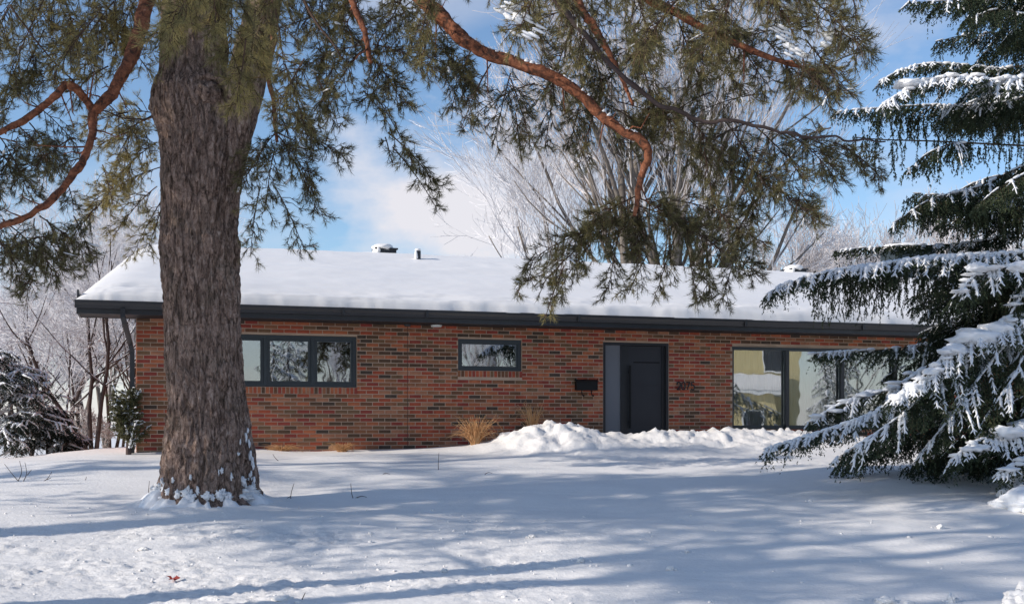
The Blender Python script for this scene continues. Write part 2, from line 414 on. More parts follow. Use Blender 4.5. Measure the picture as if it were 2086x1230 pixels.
# ------------------------------------------------------------------ ground: snow field
def spaced(lo, hi, fine_lo, fine_hi, step, growth=1.12):
    a = list(np.arange(fine_lo, fine_hi, step)); s = step
    while a[-1] < hi: s = min(s*growth, 60); a.append(a[-1]+s)
    b = [fine_lo]; s = step
    while b[-1] > lo: s = min(s*growth, 60); b.append(b[-1]-s)
    return np.array(b[:0:-1]+a)
def ground_h(X, Y, detail=True):
    pts = [(-900, 1.9), (-30, 1.7), (5, 1.62), (7, 1.6), (9.4, 1.44), (11.5, 1.17), (13.5, .96), (16, .72), (18, .54), (19.5, .45), (21, .42), (30, .55), (60, 1.2), (200, 2), (1500, 3)]
    a = np.array(pts); Yr = Y-.10*X*smooth(6, 14, Y)*(np.abs(X) < 50)
    h = np.interp(Yr, a[:, 0], a[:, 1])
    ks = .9
    h = (np.interp(Yr-ks, a[:, 0], a[:, 1])+h+np.interp(Yr+ks, a[:, 0], a[:, 1]))/3
    z = EYE-h
    # falls away to the left of the house
    z = z-.24*smooth(5.8, 10, -X+0*Y)*smooth(12, 20, Y)
    z = z+.05*fbm(X*.35+9, Y*.55, o=3, seed=3)*smooth(5, 9, Y)
    # drift under the spruce, hollow around the pine
    z = z+.10*np.exp(-((X-7.3)**2/6+(Y-15.6)**2/3))
    r = np.hypot(X+3.5, Y-13.5); z = z+.10*np.exp(-((r-.62)/.22)**2)*(.6+.5*vnoise(X*4, Y*4))*(Y < 13.9)
    # shovelled bank in front of the door
    l = X*CT+(Y-Y0)*ST; o = -(-X*ST+(Y-Y0)*CT)
    tgt = [(-2.5, 0), (900, 0), (960, .02), (1010, .09), (1040, .22), (1070, .32), (1095, .31), (1130, .42), (1165, .36), (1200, .30), (1240, .22), (1290, .22), (1325, .28), (1400, .26), (1470, .31), (1540, .29), (1640, .22), (1800, .1), (2100, 0)]
    ls = np.array([hl(p, -1.1) if p > 0 else -9 for p, _ in tgt]); hs = np.array([q for _, q in tgt])
    c = np.interp(l, ls, hs)
    prof = np.where(o > 1.1, np.exp(-((o-1.1)/1.35)**2), .55+.45*np.exp(-((o-1.1)/.7)**2))*(o > -1)
    z = z+c*prof
    mk = np.clip(c*prof*4, 0, 1)
    if detail:
        lump = fbm(X*5, Y*5, o=4, seed=11, g=.6); lump = np.sign(lump)*np.abs(lump)**1.2
        z = z+.055*lump*mk
        # crumbled strip in front, along the drive edge
        f = smooth(8.5, 9.6, Y)*(1-smooth(12.2, 13.0, Y-.12*X))*smooth(-1.6, 2.4, 1.0-X)
        f2 = smooth(17.0, 17.6, Y)*(1-smooth(18.3, 19, Y))*smooth(0, 1.5, X)*.8
        f = np.clip(f+f2, 0, 1)*(.35+.65*smooth(-.35, .5, fbm(X*.9, Y*1.6, o=3, seed=5)))
        z = z+f*(.010*fbm(X*7, Y*9, o=4, seed=21, g=.8)+.015*vnoise(X*24, Y*24, seed=4)+.010*vnoise(X*52, Y*52, seed=14)+.008*fbm(X*.9, Y*3, o=3, seed=27))
        # wind ripples
        g = 1-f
        z = z+g*smooth(6, 9, Y)*(.007*fbm(X*.8, Y*6, o=3, seed=8))
    return z
def gz(x, y): return float(ground_h(np.array([float(x)]), np.array([float(y)]), False)[0])
xs = spaced(-1500, 1500, -7.0, 8.4, .040, 1.14)
ya = [8.6]
while ya[-1] < 20.6: ya.append(ya[-1]+.020*(ya[-1]/9)**1.6)
s = .05
while ya[-1] < 2500: s = min(s*1.15, 90); ya.append(ya[-1]+s)
yb = [8.6]; s = .03
while yb[-1] > -1500: s = min(s*1.16, 80); yb.append(yb[-1]-s)
ys = np.array(yb[:0:-1]+ya)
XX, YY = np.meshgrid(xs, ys)
ZZ = ground_h(XX, YY)
nx, ny = len(xs), len(ys)
k = (np.arange(ny-1)*nx)[:, None]+np.arange(nx-1)[None]
g = MB(); g.add(np.stack([XX, YY, ZZ], -1).reshape(-1, 3), q=np.stack([k, k+1, k+nx+1, k+nx], -1).reshape(-1, 4))
tag(g.build('snow_ground', MAT['snow'], smoothf=True), 'snow covered lawn rising from the street to the brick house', kind='structure')
print('ground quads', (nx-1)*(ny-1))
# ------------------------------------------------------------------ the house
ZE = 3.49; ZS = 3.305; ZG = -.6; OV = .70
LL = hl(278); LR = hl(1043)+12.2          # left corner and (hidden) right corner of the front wall
DEP = 9.0
house = thing('brick_house', 'long low brick bungalow with a snow covered roof and black trim', 'house', (0, Y0, 0), rotz=TH)
def part(mb, name, mat, parent=house, **k): return mb.build(name, mat, parent, origin=(0, 0, 0), **k)
# openings (l0, l1, z0, z1)
def rect(x0, x1, yt, yb, xr=None):
    xr = xr or x1
    return [hl(x0), hl(x1), hz(xr, yb), hz(xr, yt)]
W1 = rect(449, 727, 685.5, 789); W2 = rect(933, 1063, 692.5, 756)
DR = rect(1228.5, 1362, 698, 940, 1300); DR[2] = -.12
PW = [hl(1492), hl(1492)+5*1.13, hz(1492, 874), hz(1492, 706)]
PW_STEP = hl(1716)-hl(1604)
PW[1] = PW[0]+(hl(1604)-PW[0])+PW_STEP*3
OPEN = [W1, W2, DR, PW]
# mortar wall with openings
def wall_cells(l0, l1, z0, z1, ops):
    L_ = sorted({l0, l1, *[o[0] for o in ops], *[o[1] for o in ops]}); out = []
    for a, b in zip(L_[:-1], L_[1:]):
        mid = (a+b)/2; segs = [(z0, z1)]
        for o in ops:
            if o[0] < mid < o[1]:
                ns = []
                for s, t in segs:
                    if o[2] > s: ns.append((s, min(t, o[2])))
                    if o[3] < t: ns.append((max(s, o[3]), t))
                segs = ns
        out += [(a, b, s, t) for s, t in segs if t-s > .001]
    return out
wm = MB()
for a, b, s, t in wall_cells(LL, LR, ZG, ZS, OPEN): wm.box(a, b, 0, .24, s, t)
wm.box(LL, LL+.24, .24, DEP, ZG, ZS); wm.box(LR-.24, LR, .24, DEP, ZG, ZS); wm.box(LL+.24, LR-.24, DEP-.24, DEP, ZG, ZS)
wall = part(wm, 'wall', MAT['mortar'])
# bricks: individual ones on the near left stretch, the rest joined
PITCH, CH, BH, BL = .2135, .0671, .0535, .2005
variants = []
wts = np.array([w_ for _, w_ in BR], float); wts /= wts.sum()
def brick_mesh(i, L_):
    b = MB(); h = BH/2; e = .004; y1 = .006
    # bevelled front face, sides run back into the mortar
    v = []
    for (x, z) in ((-L_/2, -h), (L_/2, -h), (L_/2, h), (-L_/2, h)): v.append((x, .02, z))
    for (x, z) in ((-L_/2, -h), (L_/2, -h), (L_/2, h), (-L_/2, h)): v.append((x, -y1+.003, z))
    for (x, z) in ((-L_/2+e, -h+e), (L_/2-e, -h+e), (L_/2-e, h-e), (-L_/2+e, h-e)): v.append((x, -y1, z))
    q = []
    for k0 in (0, 4):
        for s_ in range(4): q.append((k0+s_, k0+(s_+1) % 4, k0+4+(s_+1) % 4, k0+4+s_))
    q.append((8, 9, 10, 11)); b.add(v, q=q); return b
joined = MB(); indiv = []
def put_brick(l, z, L_, vert=False):
    i = int(rng.choice(len(BR), p=wts))
    indiv.append((l, z, L_, i, vert))
ncs = int((ZS-ZG)/CH)
zt = ZS
for c in range(ncs):
    zc = zt-CH*(c+.5)
    off = (c % 2)*PITCH/2
    ivs = [(LL, LR)]
    for o in OPEN:
        lo, hi = o[0], o[1]; z0, z1 = o[2], o[3]
        if o in (W1, W2): z0 -= .115              # rowlock sill below
        if zc+BH/2 > z0 and zc-BH/2 < z1:
            ns = []
            for a, b in ivs:
                if lo > a: ns.append((a, min(b, lo)))
                if hi < b: ns.append((max(a, hi), b))
            ivs = [(a, b) for a, b in ns if b-a > .03]
    for a, b in ivs:
        k0 = math.floor((a-LL-off)/PITCH)
        l = LL+off+k0*PITCH
        while l < b:
            s, t = max(l+.0065, a+(.005 if a > LL else 0)), min(l+PITCH-.0065, b-(.005 if b < LR else 0))
            if t-s > .03: put_brick((s+t)/2, zc, t-s)
            l += PITCH
for o in (W1, W2):
    n = round((o[1]-o[0])/.0675)+1; st_ = (o[1]-o[0]+.03)/n
    for k_ in range(n): put_brick(o[0]-.015+st_*(k_+.5), o[2]-.058, .0565, True)
indiv = [b for b in indiv if b[1] > -.45]
full = [b for b in indiv if b[2] > .19 and not b[4] and gz(*hw(b[0], -.3, 0)[:2]) < b[1]+.03]
# the 300 that show largest: left end first, leaving out those behind the pine
def size_key(b):
    p = hw(b[0], 0, b[1]); px = CX+p[0]/p[1]*F
    return p[1]+(50 if 338 < px < 495 else 0)
full.sort(key=size_key); chosen = set(id(b) for b in full[:300])
shared = []
for i in range(len(BR)):
    b = brick_mesh(i, BL)
    me = mesh_from('brick', np.concatenate(b.v), b.q, b.t, b.qm, b.tm, False); me.materials.append(BRM[i]); shared.append(me)
for b in indiv:
    l, z, L_, i, vert = b
    dy = rng.uniform(-.0015, .0015); tz = rng.uniform(-.004, .004)
    if id(b) in chosen:
        o = bpy.data.objects.new('brick', shared[i]); COL.objects.link(o); o.parent = wall
        o.location = (l, dy, z+rng.uniform(-.001, .001)); o.rotation_euler = (0, tz, 0)
    else:
        bm_ = brick_mesh(i, L_ if not vert else .105); v = np.concatenate(bm_.v)
        if vert: v = np.stack([v[:, 2], v[:, 1], v[:, 0]], 1)
        joined.add(v+np.array([l, dy, z]), q=bm_.q[0], mi=i)
# end wall bricks (seen only from further left)
for c in range(ncs):
    zc = zt-CH*(c+.5); y = .12+(c % 2)*PITCH/2
    while y < DEP:
        i = int(rng.choice(len(BR), p=wts)); bm_ = brick_mesh(i, BL); v = np.concatenate(bm_.v)
        v = np.stack([v[:, 1], -v[:, 0], v[:, 2]], 1); joined.add(v+np.array([LL, y, zc]), q=bm_.q[0], mi=i); y += PITCH
tag(part(joined, 'brick', BRM, wall), kind='stuff')
# expansion joint
ej = MB(); l = hl(830); ej.box(l-.0035, l+.0035, -.008, -.001, -.3, ZS); part(ej, 'expansion_joint', MAT['dark_bark'], wall)
# interior rooms
im = MB()
im.box(LL+.25, LR-.25, 3.6, 3.7, -.6, 3.2); im.box(LL+.25, LR-.25, .26, 3.6, -.2, -.15); im.box(LL+.25, LR-.25, .26, 3.6, 3.21, 3.26)
for px in (800, 1130, 1450): im.box(hl(px), hl(px)+.1, .26, 3.6, -.15, 3.2)
part(im, 'interior_wall', MAT['interior'])

def frame_bars(mb, l0, l1, z0, z1, y0, y1, t, mull=(), sill=None):
    mb.box(l0, l1, y0, y1, z1-t, z1); mb.box(l0, l1, y0, y1, z0, z0+(sill or t))
    mb.box(l0, l0+t, y0+.001, y1, z0+(sill or t), z1-t); mb.box(l1-t, l1, y0+.001, y1, z0+(sill or t), z1-t)
    for m_, wd in mull: mb.box(m_-wd/2, m_+wd/2, y0+.001, y1, z0+(sill or t), z1-t)
def window(name, op, mulls, t=.05, sash=.045, panes=None, label=None, sill=.05):
    fr = MB(); frame_bars(fr, op[0]+.004, op[1]-.004, op[2]+.004, op[3]-.004, .035, .13, t, [(m_, .06) for m_ in mulls], sill)
    f = part(fr, name, MAT['frame_metal'])
    if label: f['label'] = label
    xs_ = [op[0]+t]+[v for m_ in mulls for v in (m_-.03, m_+.03)]+[op[1]-t]
    for i in range(0, len(xs_), 2):
        a, b = xs_[i]+.003, xs_[i+1]-.003; z0, z1 = op[2]+sill+.003, op[3]-t-.003
        if sash:
            s_ = MB(); frame_bars(s_, a, b, z0, z1, .055, .10, sash); part(s_, 'sash', MAT['frame_metal'], f)
        p_ = MB(); p_.box(a+sash*.6, b-sash*.6, .078, .084, z0+sash*.6, z1-sash*.6); part(p_, 'pane', MAT['glass'], f)
    return f
m1, m2 = hl(541), hl(637)
f = window('window', W1, [hl(446)*.0+hl(541), hl(638)], label='wide three-pane window behind the pine trunk')
b_ = MB(); zz = hz(590, 737); b_.box(hl(560), hl(625), .30, .33, zz-.02, zz+.02); part(b_, 'blind_rail', MAT['soffit_metal'], f)
f = window('window', W2, [], t=.055, sash=.03, label='small single-pane window high in the brick wall')
# picture window: four tall panes, sheer curtains behind
ml = [hl(1604)+PW_STEP*i for i in range(3)]
f = window('picture_window', PW, ml, t=.045, sash=0, sill=.07)
for i, m_ in enumerate(ml):
    mm = MB(); mm.box(m_-.036, m_+.036, -.012, .034, PW[2]+.02, PW[3]-.03); part(mm, 'mullion', MAT['black_metal'], f)
hd = MB(); hd.box(PW[0]-.01, PW[1]+.01, -.016, .033, PW[3]-.052, PW[3]-.002); part(hd, 'lintel', MAT['frame_metal'], f)
cu = MB(); n = 900; L_ = np.linspace(PW[0]+.02, PW[1]-.02, n)
yy = .19+.035*np.sin(L_*2*math.pi/.11+1.5*np.sin(L_*3.1))+.012*np.sin(L_*2*math.pi/.043)
v = np.stack([np.repeat(L_, 2), np.repeat(yy, 2), np.tile([PW[2]-.05, PW[3]+.05], n)], 1)
i = np.arange(n-1)*2; cu.add(v, q=np.stack([i, i+2, i+3, i+1], 1)); part(cu, 'curtain', MAT['curtain'], f, smoothf=True)
# entrance: frame, sidelight, door slab
d0, d1, dz, dt = DR
fr = MB(); frame_bars(fr, d0+.003, d1-.003, dz, dt-.003, .0, .14, .045, [], .03)
post0, post1 = hl(1263, .1), hl(1280, .1); fr.box(post0, post1-.02, .06, .14, dz+.03, dt-.05); fr.box(hl(1345, .1)+.01, d1-.048, .06, .14, dz+.03, dt-.05)
door = part(fr, 'door_frame', MAT['black_metal'])
sl = MB(); sl.box(d0+.05, post0, .085, .093, dz+.04, dt-.05); part(sl, 'sidelight', MAT['sidelight'], door)
ds = MB(); a, b = post1-.018, hl(1345, .1)+.008; yF = .075
zs_ = [dz+.032, hz(1310, 833, .07), hz(1310, 784, .07), hz(1310, 738, .07), dt-.05]
inner = a+.16*(b-a); inr = b-.05*(b-a)
ds.box(a, inner, yF, .125, zs_[0], zs_[4]); ds.box(inr, b, yF, .125, zs_[0], zs_[4])
for q0, q1 in zip(zs_[:-1], zs_[1:]): ds.box(inner, inr, yF, .125, q0+.005, q1-.005)
ds.box(inner, inr, yF+.006, .12, zs_[0], zs_[4]-.01)
slab = part(ds, 'door', MAT['door_paint'], door)
ga = MB(); ga.box(inner, inr, yF-.002, yF+.003, zs_[3]-.012, zs_[3]+.012); part(ga, 'groove_strip', MAT['void_black'], slab)  # black strip paints in the dark line of the door's upper groove
hb = MB(); hx = hl(1281, 0)+.03; z1_, z0_ = hz(1281, 744), hz(1281, 872)
hb.box(hx-.016, hx+.016, .0, .026, z0_, z1_)
for z_ in (z0_+.12, z1_-.12): hb.box(hx-.01, hx+.01, .026, yF, z_-.01, z_+.01)
part(hb, 'handle', MAT['void_black'], slab)
lk = MB(); zk = hz(1276, 812); xk = hl(1275.5, .05)
seg = [(xk, .074, zk), (xk, .055, zk)]; tube(lk, seg, .028, 16); part(lk, 'lock', MAT['black_metal'], slab, smoothf=False)
stp = MB(); stp.box(d0-.3, d1+.3, -1.3, -.001, -.55, dz-.03); part(stp, 'doorstep', MAT['concrete'])

# eaves: soffit, fascia, gutter
EL, ER = LL-.87, LR+.8
so = MB(); so.box(EL+.03, ER-.03, -OV+.03, -.002, ZS-.012, ZS); so.box(EL+.03, LL-.002, -.001, .06, ZS-.012, ZS); so.box(LR+.002, ER-.03, -.001, DEP+.6, ZS-.012, ZS)
part(so, 'soffit', MAT['soffit_metal'])
fa = MB(); fa.box(EL, ER, -OV, -OV+.028, ZS-.02, ZE-.02); fa.box(EL, EL+.028, -OV+.03, .06, ZS-.02, ZE+.16); fa.box(EL+.03, LL-.002, .061, .08, ZS-.02, ZE+.12); fa.box(ER-.028, ER, -OV+.03, DEP+.6, ZS-.02, ZE-.02)
part(fa, 'fascia', MAT['black_metal'])
# gutter: K profile swept along the front
prof = [(-OV-.002, ZE-.125), (-OV-.055, ZE-.125), (-OV-.075, ZE-.08), (-OV-.105, ZE-.045), (-OV-.112, ZE-.005), (-OV-.100, ZE-.005), (-OV-.098, ZE-.02), (-OV-.004, ZE-.02)]
gu = MB(); pr = np.array(prof); n = len(pr)
v = np.concatenate([np.c_[np.full(n, EL-.03), pr], np.c_[np.full(n, ER), pr]]); i = np.arange(n); j = (i+1) % n
gu.add(v, q=np.stack([i, j, j+n, i+n], 1), t=[(0, k_+1, k_) for k_ in range(1, n-1)]+[(n, n+k_, n+k_+1) for k_ in range(1, n-1)])
gut = part(gu, 'gutter', MAT['black_metal'])
for px in (700, 870, 1180, 1520, 1760):
    s_ = MB(); l = hl(px, -.8); s_.box(l-.02, l+.02, -OV-.116, -OV-.001, ZE-.128, ZE-.003); part(s_, 'seam_cover', MAT['black_metal'], gut)
# downspout with its elbow at the left corner
dn = MB(); p = [(LL-.20, -OV-.05, ZE-.12), (LL-.20, -OV-.05, ZS-.06), (LL-.18, -OV+.02, ZS-.14), (LL-.09, -.10, ZS-.44), (LL-.065, -.05, ZS-.55), (LL-.065, -.045, ZS-.9), (LL-.065, -.045, -.3)]
def sqtube(mb, pts, a, b):
    for q0, q1 in zip(pts[:-1], pts[1:]):
        q0, q1 = np.array(q0), np.array(q1); dd = nrm(q1-q0); s = np.array([1., 0, 0]); s = nrm(s-dd*np.dot(s, dd)); t = np.cross(dd, s)
        q0 = q0-dd*.01; q1 = q1+dd*.01
        v = [q+s*x*a+t*y*b for q in (q0, q1) for x, y in ((-1, -1), (1, -1), (1, 1), (-1, 1))]
        mb.add(v, q=[(0,1,5,4), (1,2,6,5), (2,3,7,6), (3,0,4,7), (3,2,1,0), (4,5,6,7)])
sqtube(dn, p, .036, .028); part(dn, 'downspout', MAT['black_metal'])
sb_ = MB()
for z_ in (2.2, 1.2): sb_.box(LL-.108, LL-.02, -.078, -.012, z_-.015, z_+.015)
part(sb_, 'strap', MAT['black_metal'])
# roof body and the snow on it
YR = 4.5; ZR = 4.86; HS = 1.25
def roofz(l, y, top, edge):
    a = (y+OV+.05)/(YR+OV); b = (DEP+OV-y+.05)/(DEP+OV-YR)
    c = (l-EL)*0+3.; d = (ER-l+.05)/HS
    k = 9.
    m_ = -np.log(np.exp(-k*np.clip(a, 0, 3))+np.exp(-k*np.clip(b, 0, 3))+np.exp(-k*np.clip(c, 0, 3))+np.exp(-k*np.clip(d, 0, 3))+np.exp(-k*1.12))/k
    return edge+(top-edge)*m_
gl = np.unique(np.r_[np.linspace(EL-.05, EL+.5, 22), np.arange(EL+.5, ER-.4, .06), np.linspace(ER-.4, ER+.03, 9)])
gy = np.unique(np.r_[np.linspace(-OV-.09, -OV+.5, 24), np.linspace(-OV+.5, YR, 60), np.linspace(YR, DEP+OV, 30)])
Lg, Yg = np.meshgrid(gl, gy)
def edge_l(y):
    return EL+.87*np.clip((y+OV)/(YR+OV), 0, 1)
def deck(y):
    return ZE-.02+(ZR-ZE+.02)*np.clip(np.minimum((y+OV)/(YR+OV), (DEP+OV-y)/(DEP+OV-YR)), 0, 1)
ed = np.minimum(np.minimum(Lg-(EL-.05), ER+.03-Lg), np.minimum(Yg+OV+.09, DEP+OV-Yg))
rim = .19*np.sqrt(np.clip(1-(1-np.clip(ed/.16, 0, 1))**2, 0, 1))
Zg = roofz(Lg, Yg, 5.11, ZE+.0)+rim-.02
fr_ = np.exp(-((Yg+OV-.15)/.35)**2)
Zg += (.022*fbm(Lg*1.3, Yg*7, o=4, seed=31)+.006*fbm(Lg*14, Yg*14, o=3, seed=32)+.02*fbm(Lg*.45, Yg*2, o=2, seed=35))*fr_*np.clip(ed/.05, 0, 1)
Zg += (.028*fbm(Lg*.35, Yg*1.3, o=4, seed=33)+.006*fbm(Lg*3, Yg*9, o=3, seed=34))*np.clip(ed/.2, 0, 1)
# slumped ledge near the eave
lx = hl(620, -.6); Zg -= .055*smooth(.0, .06, (Yg+OV-.22)-.03*fbm(Lg*1.2, Yg*0, o=2, seed=4))*(1-smooth(.1, .5, Yg+OV-.2))*smooth(lx-3.0, lx-2.6, Lg)*(1-smooth(lx+.5, lx+1.6, Lg))
sd_ = Lg-(EL-.05); q_ = np.sqrt(np.clip(1-(1-np.clip(sd_/.85, 0, 1))**2, 0, 1))
Zg = deck(Yg)-.02+(Zg-deck(Yg)+.02)*q_
Zg[:, -1] = ZE-.03; Zg[0] = ZE-.012; Zg[-1] = ZE-.03
Yg2 = Yg+np.where(ed < .1, .022*fbm(Lg*1.7, Lg*0+3, o=5, seed=6), 0)*(Yg < 0)
nx_, ny_ = len(gl), len(gy); k = (np.arange(ny_-1)*nx_)[:, None]+np.arange(nx_-1)[None]
ro = MB(); l0, l1, y0, y1 = EL+.01, ER-.01, -OV+.03, DEP+OV-.1; zr = ZR
up = [(l0, y0, ZE-.02), (l1, y0, ZE-.02), (l1, y1, ZE-.02), (LL+.01, y1, ZE-.02), (l0+.87, YR, zr), (l1-1.6, YR, zr)]
lo = [(x_, y_, z_-.16) for x_, y_, z_ in up]
for vs, fl_ in ((up, 1), (lo, -1)):
    ro.add(vs, q=[f_[::fl_] for f_ in [(0,1,5,4), (2,3,4,5)]], t=[(1,2,5)[::fl_]])
ro.add(up+lo, q=[(0,6,7,1), (1,7,8,2), (2,8,9,3), (3,9,10,4), (4,10,6,0)])
roof = part(ro, 'roof', MAT['shingle'])
rk = MB(); v = []
for y in np.linspace(-OV+.03, YR, 8):
    e_ = float(edge_l(y)); z_ = float(deck(y)); v += [(e_-.012, y, z_-.2), (e_-.012, y, z_+.012), (e_+.02, y, z_+.012), (e_+.02, y, z_-.2)]
rk.add(v, q=[(4*i_+a_, 4*i_+(a_+1) % 4, 4*i_+4+(a_+1) % 4, 4*i_+4+a_) for i_ in range(7) for a_ in range(4)]); part(rk, 'rake_board', MAT['black_metal'], roof)
ge = MB(); v = [(x_, y, z_) for x_ in (LL+.001, LL+.239) for y, z_ in ((.1, ZS), (DEP-.1, ZS), (DEP-.1, float(deck(DEP-.1))-.03), (YR, ZR-.03), (.1, float(deck(.1))-.03))]
ge.add(v, q=[(0, 4, 3, 1), (5, 6, 8, 9)], t=[(1, 3, 2), (6, 7, 8)]); part(ge, 'gable_panel', MAT['frame_metal'], wall)
Lg = Lg+(edge_l(Yg)-EL)*(1-np.clip((Lg-EL)/8, 0, 1)); rs = MB(); rs.add(np.stack([Lg, Yg2, Zg], -1).reshape(-1, 3), q=np.stack([k, k+1, k+nx_+1, k+nx_], -1).reshape(-1, 4))
part(rs, 'roof_snow', MAT['roofsnow'], roof, smoothf=True)
def rz(l, y): return float(roofz(np.array([l]), np.array([y]), 5.11, ZE)[0])+.18
# roof vents
def box_vent(px, y, w_, h_, sn):
    l = hl(px, y); z = rz(l, y); b = MB()
    b.box(l-w_/2, l+w_/2, y-.17, y+.17, z-.25, z+h_); b.box(l-w_/2-.03, l+w_/2+.03, y-.2, y+.2, z+h_+.001, z+h_+.03)
    v_ = part(b, 'roof_vent', MAT['black_metal'], roof); s_ = MB()
    blob(s_, (l-w_*.12, y, z+h_+.05), (w_*.55, .24, .085), 3, .12, 1.5, 3); blob(s_, (l-w_*.42, y-.02, z+h_*.5), (w_*.2, .2, .12), 3, .15, 2, 5)
    part(s_, 'snow_cap', MAT['roofsnow'], v_, smoothf=True)
box_vent(784, YR-.1, .42, .07, True)
box_vent(1620, YR-.1, .40, .03, True)
pv = MB(); l = hl(852, 3.3); z = rz(l, 3.3); tube(pv, [(l, 3.3, z-.3), (l, 3.3, z+.15)], .052, 14)
v_ = part(pv, 'vent_pipe', MAT['black_metal'], roof); s_ = MB()
spindles(s_, [(l-.05, 3.27, z-.02)], [(l-.055, 3.27, z+.16)], .045, 8); blob(s_, (l-.01, 3.3, z+.17), (.065, .065, .035), 2, .1); part(s_, 'snow_cap', MAT['roofsnow'], v_, smoothf=True)
# chimney behind the spruce
cb = MB(); l = hl(1848, YR+.6); z = rz(l, YR); zt_ = hz(1848, 508, YR+.6)
cb.box(l-.50, l+.62, YR+.3, YR+1.0, z-.5, zt_); ch = part(cb, 'chimney', MAT['frame_metal'], roof)
s_ = MB(); blob(s_, (l+.06, YR+.65, zt_+.03), (.66, .42, .13), 4, .12, 1.5, 8); part(s_, 'snow_cap', MAT['roofsnow'], ch, smoothf=True)
fl = MB(); tube(fl, [(l-.30, YR+.6, zt_-.1), (l-.30, YR+.6, zt_+.10)], .06, 12); tube(fl, [(l-.30, YR+.6, zt_+.10), (l-.30, YR+.6, zt_+.135)], .15, 16); part(fl, 'flue_cap', MAT['black_metal'], ch)
fl = MB(); tube(fl, [(l-.03, YR+.6, zt_-.1), (l-.03, YR+.6, zt_+.16)], [.10, .085], 14); part(fl, 'flue_pot', MAT['beige_flue'], ch)
# soffit fittings
for px, mt_, lb, r_ in ((830, 'black_metal', 'dark soffit fitting above the expansion joint', .06), (889, 'lamp_lens', 'white soffit lamp', .10)):
    s_ = MB(); l = hl(px, -.14); tube(s_, [(l, -.14, ZS-.013), (l, -.14, ZS-.045)], [r_, r_*.85], 18); o = part(s_, 'soffit_light', MAT[mt_]); o['label'] = lb
# mailbox
l0_, l1_ = hl(1170), hl(1212.5); zt_, zb_ = hz(1190, 774), hz(1190, 795)
mbx = thing('mailbox', 'black wall mailbox with two scroll hooks left of the front door', 'mailbox', tuple(hw((l0_+l1_)/2, -.02, zb_)), rotz=TH)
lw = (l1_-l0_)/2; hh = zt_-zb_
def mpart(mb, name, mat, parent=mbx, **k): return mb.build(name, mat, parent, origin=(0, 0, 0), **k)
b = MB(); b.box(-lw, lw, -.105, -.002, 0, hh*.86); mpart(b, 'box', MAT['void_black'])
b = MB()
v = [(-lw-.012, -.002, hh*.98), (lw+.012, -.002, hh*.98), (lw+.012, -.125, hh*.80), (-lw-.012, -.125, hh*.80), (-lw-.012, -.002, hh*1.06), (lw+.012, -.002, hh*1.06), (lw+.012, -.125, hh*.88), (-lw-.012, -.125, hh*.88)]
b.add(v, q=[(0,1,2,3), (7,6,5,4), (0,4,5,1), (1,5,6,2), (2,6,7,3), (3,7,4,0)]); 
for s__ in (-1, 1): tube(b, [(s__*lw*.98, -.06, hh*.95), (s__*(lw+.015), -.06, hh*1.1)], .012, 6)
mpart(b, 'lid', MAT['void_black'])
for x_ in (-lw*.42, lw*.5):
    b = MB(); pts = cr([(x_, -.05, 0), (x_, -.05, -.05), (x_+.012, -.055, -.085), (x_+.03, -.075, -.10), (x_+.02, -.1, -.085)], 5); tube(b, pts, .010, 6); mpart(b, 'hook', MAT['void_black'], smoothf=True)
# house number 2075, dark metal digits
def digit_strokes(ch):
    return {'2': [[(-.5,.62),(-.35,.93),(0,1),(.38,.9),(.48,.65),(.3,.38),(-.5,0)], [(-.5,0),(.5,0)]],
            '0': [[(0,1),(.4,.86),(.5,.5),(.4,.14),(0,0),(-.4,.14),(-.5,.5),(-.4,.86),(0,1)]],
            '7': [[(-.5,1),(.5,1)], [(.5,1),(.05,.45),(-.12,0)]],
            '5': [[(.42,1),(-.36,1)], [(-.36,1),(-.44,.55)], [(-.44,.55),(-.05,.66),(.38,.54),(.5,.3),(.35,.06),(-.05,-.02),(-.5,.12)]]}[ch]
l0_, l1_ = hl(1376), hl(1414); zb_ = hz(1395, 793.5); H_ = hz(1395, 778.5)-zb_
hn = thing('house_number', 'dark metal numerals 2075 on the brick right of the door', 'house number', tuple(hw((l0_+l1_)/2, -.03, zb_)), rotz=TH)
for i, ch_ in enumerate('2075'):
    b = MB(); cx_ = -(l1_-l0_)/2+(i+.5)*(l1_-l0_)/4; wd = (l1_-l0_)/4*.72
    for s_ in digit_strokes(ch_):
        pts = cr([(cx_+x*wd, -.008, z_*H_) for x, z_ in s_], 4) if len(s_) > 2 else np.array([(cx_+x*wd, -.008, z_*H_) for x, z_ in s_])
        tube(b, pts, .0125, 6)
    b.build('digit', MAT['number_metal'], hn, origin=(0, 0, 0))

# ------------------------------------------------------------------ the big pine
def unit(v): v = np.asarray(v, float); return v/np.linalg.norm(v)
PD = 13.5
base = P(421, 1012, PD)
pine = thing('pine_tree', 'massive old pine with furrowed grey trunk and orange upper limbs standing left of the lawn', 'tree', tuple(base))
edges = [(1030, 300, 545), (1015, 318, 526), (1000, 321, 522), (975, 324, 520), (950, 327, 519), (920, 331, 517), (900, 334, 513), (870, 337, 511), (840, 339, 507), (800, 341, 500), (770, 340, 497), (740, 338, 495), (700, 337, 493),
         (650, 335, 491), (600, 333, 490), (570, 330, 489), (550, 327, 488), (530, 327, 489), (505, 326, 489), (480, 328, 484), (450, 330, 484), (400, 330, 488), (350, 328, 492), (300, 326, 495), (260, 322, 496),
         (225, 311, 490), (200, 308, 484), (180, 312, 478), (160, 322, 470), (130, 325, 466), (100, 326, 463), (60, 329, 460), (0, 332, 456), (-120, 340, 450), (-300, 348, 440), (-700, 360, 425), (-1200, 375, 410)]
e = cr([(y, l, r) for y, l, r in edges], 9)
e = e[(np.r_[True, np.diff(e[:, 0]) < -.4])]
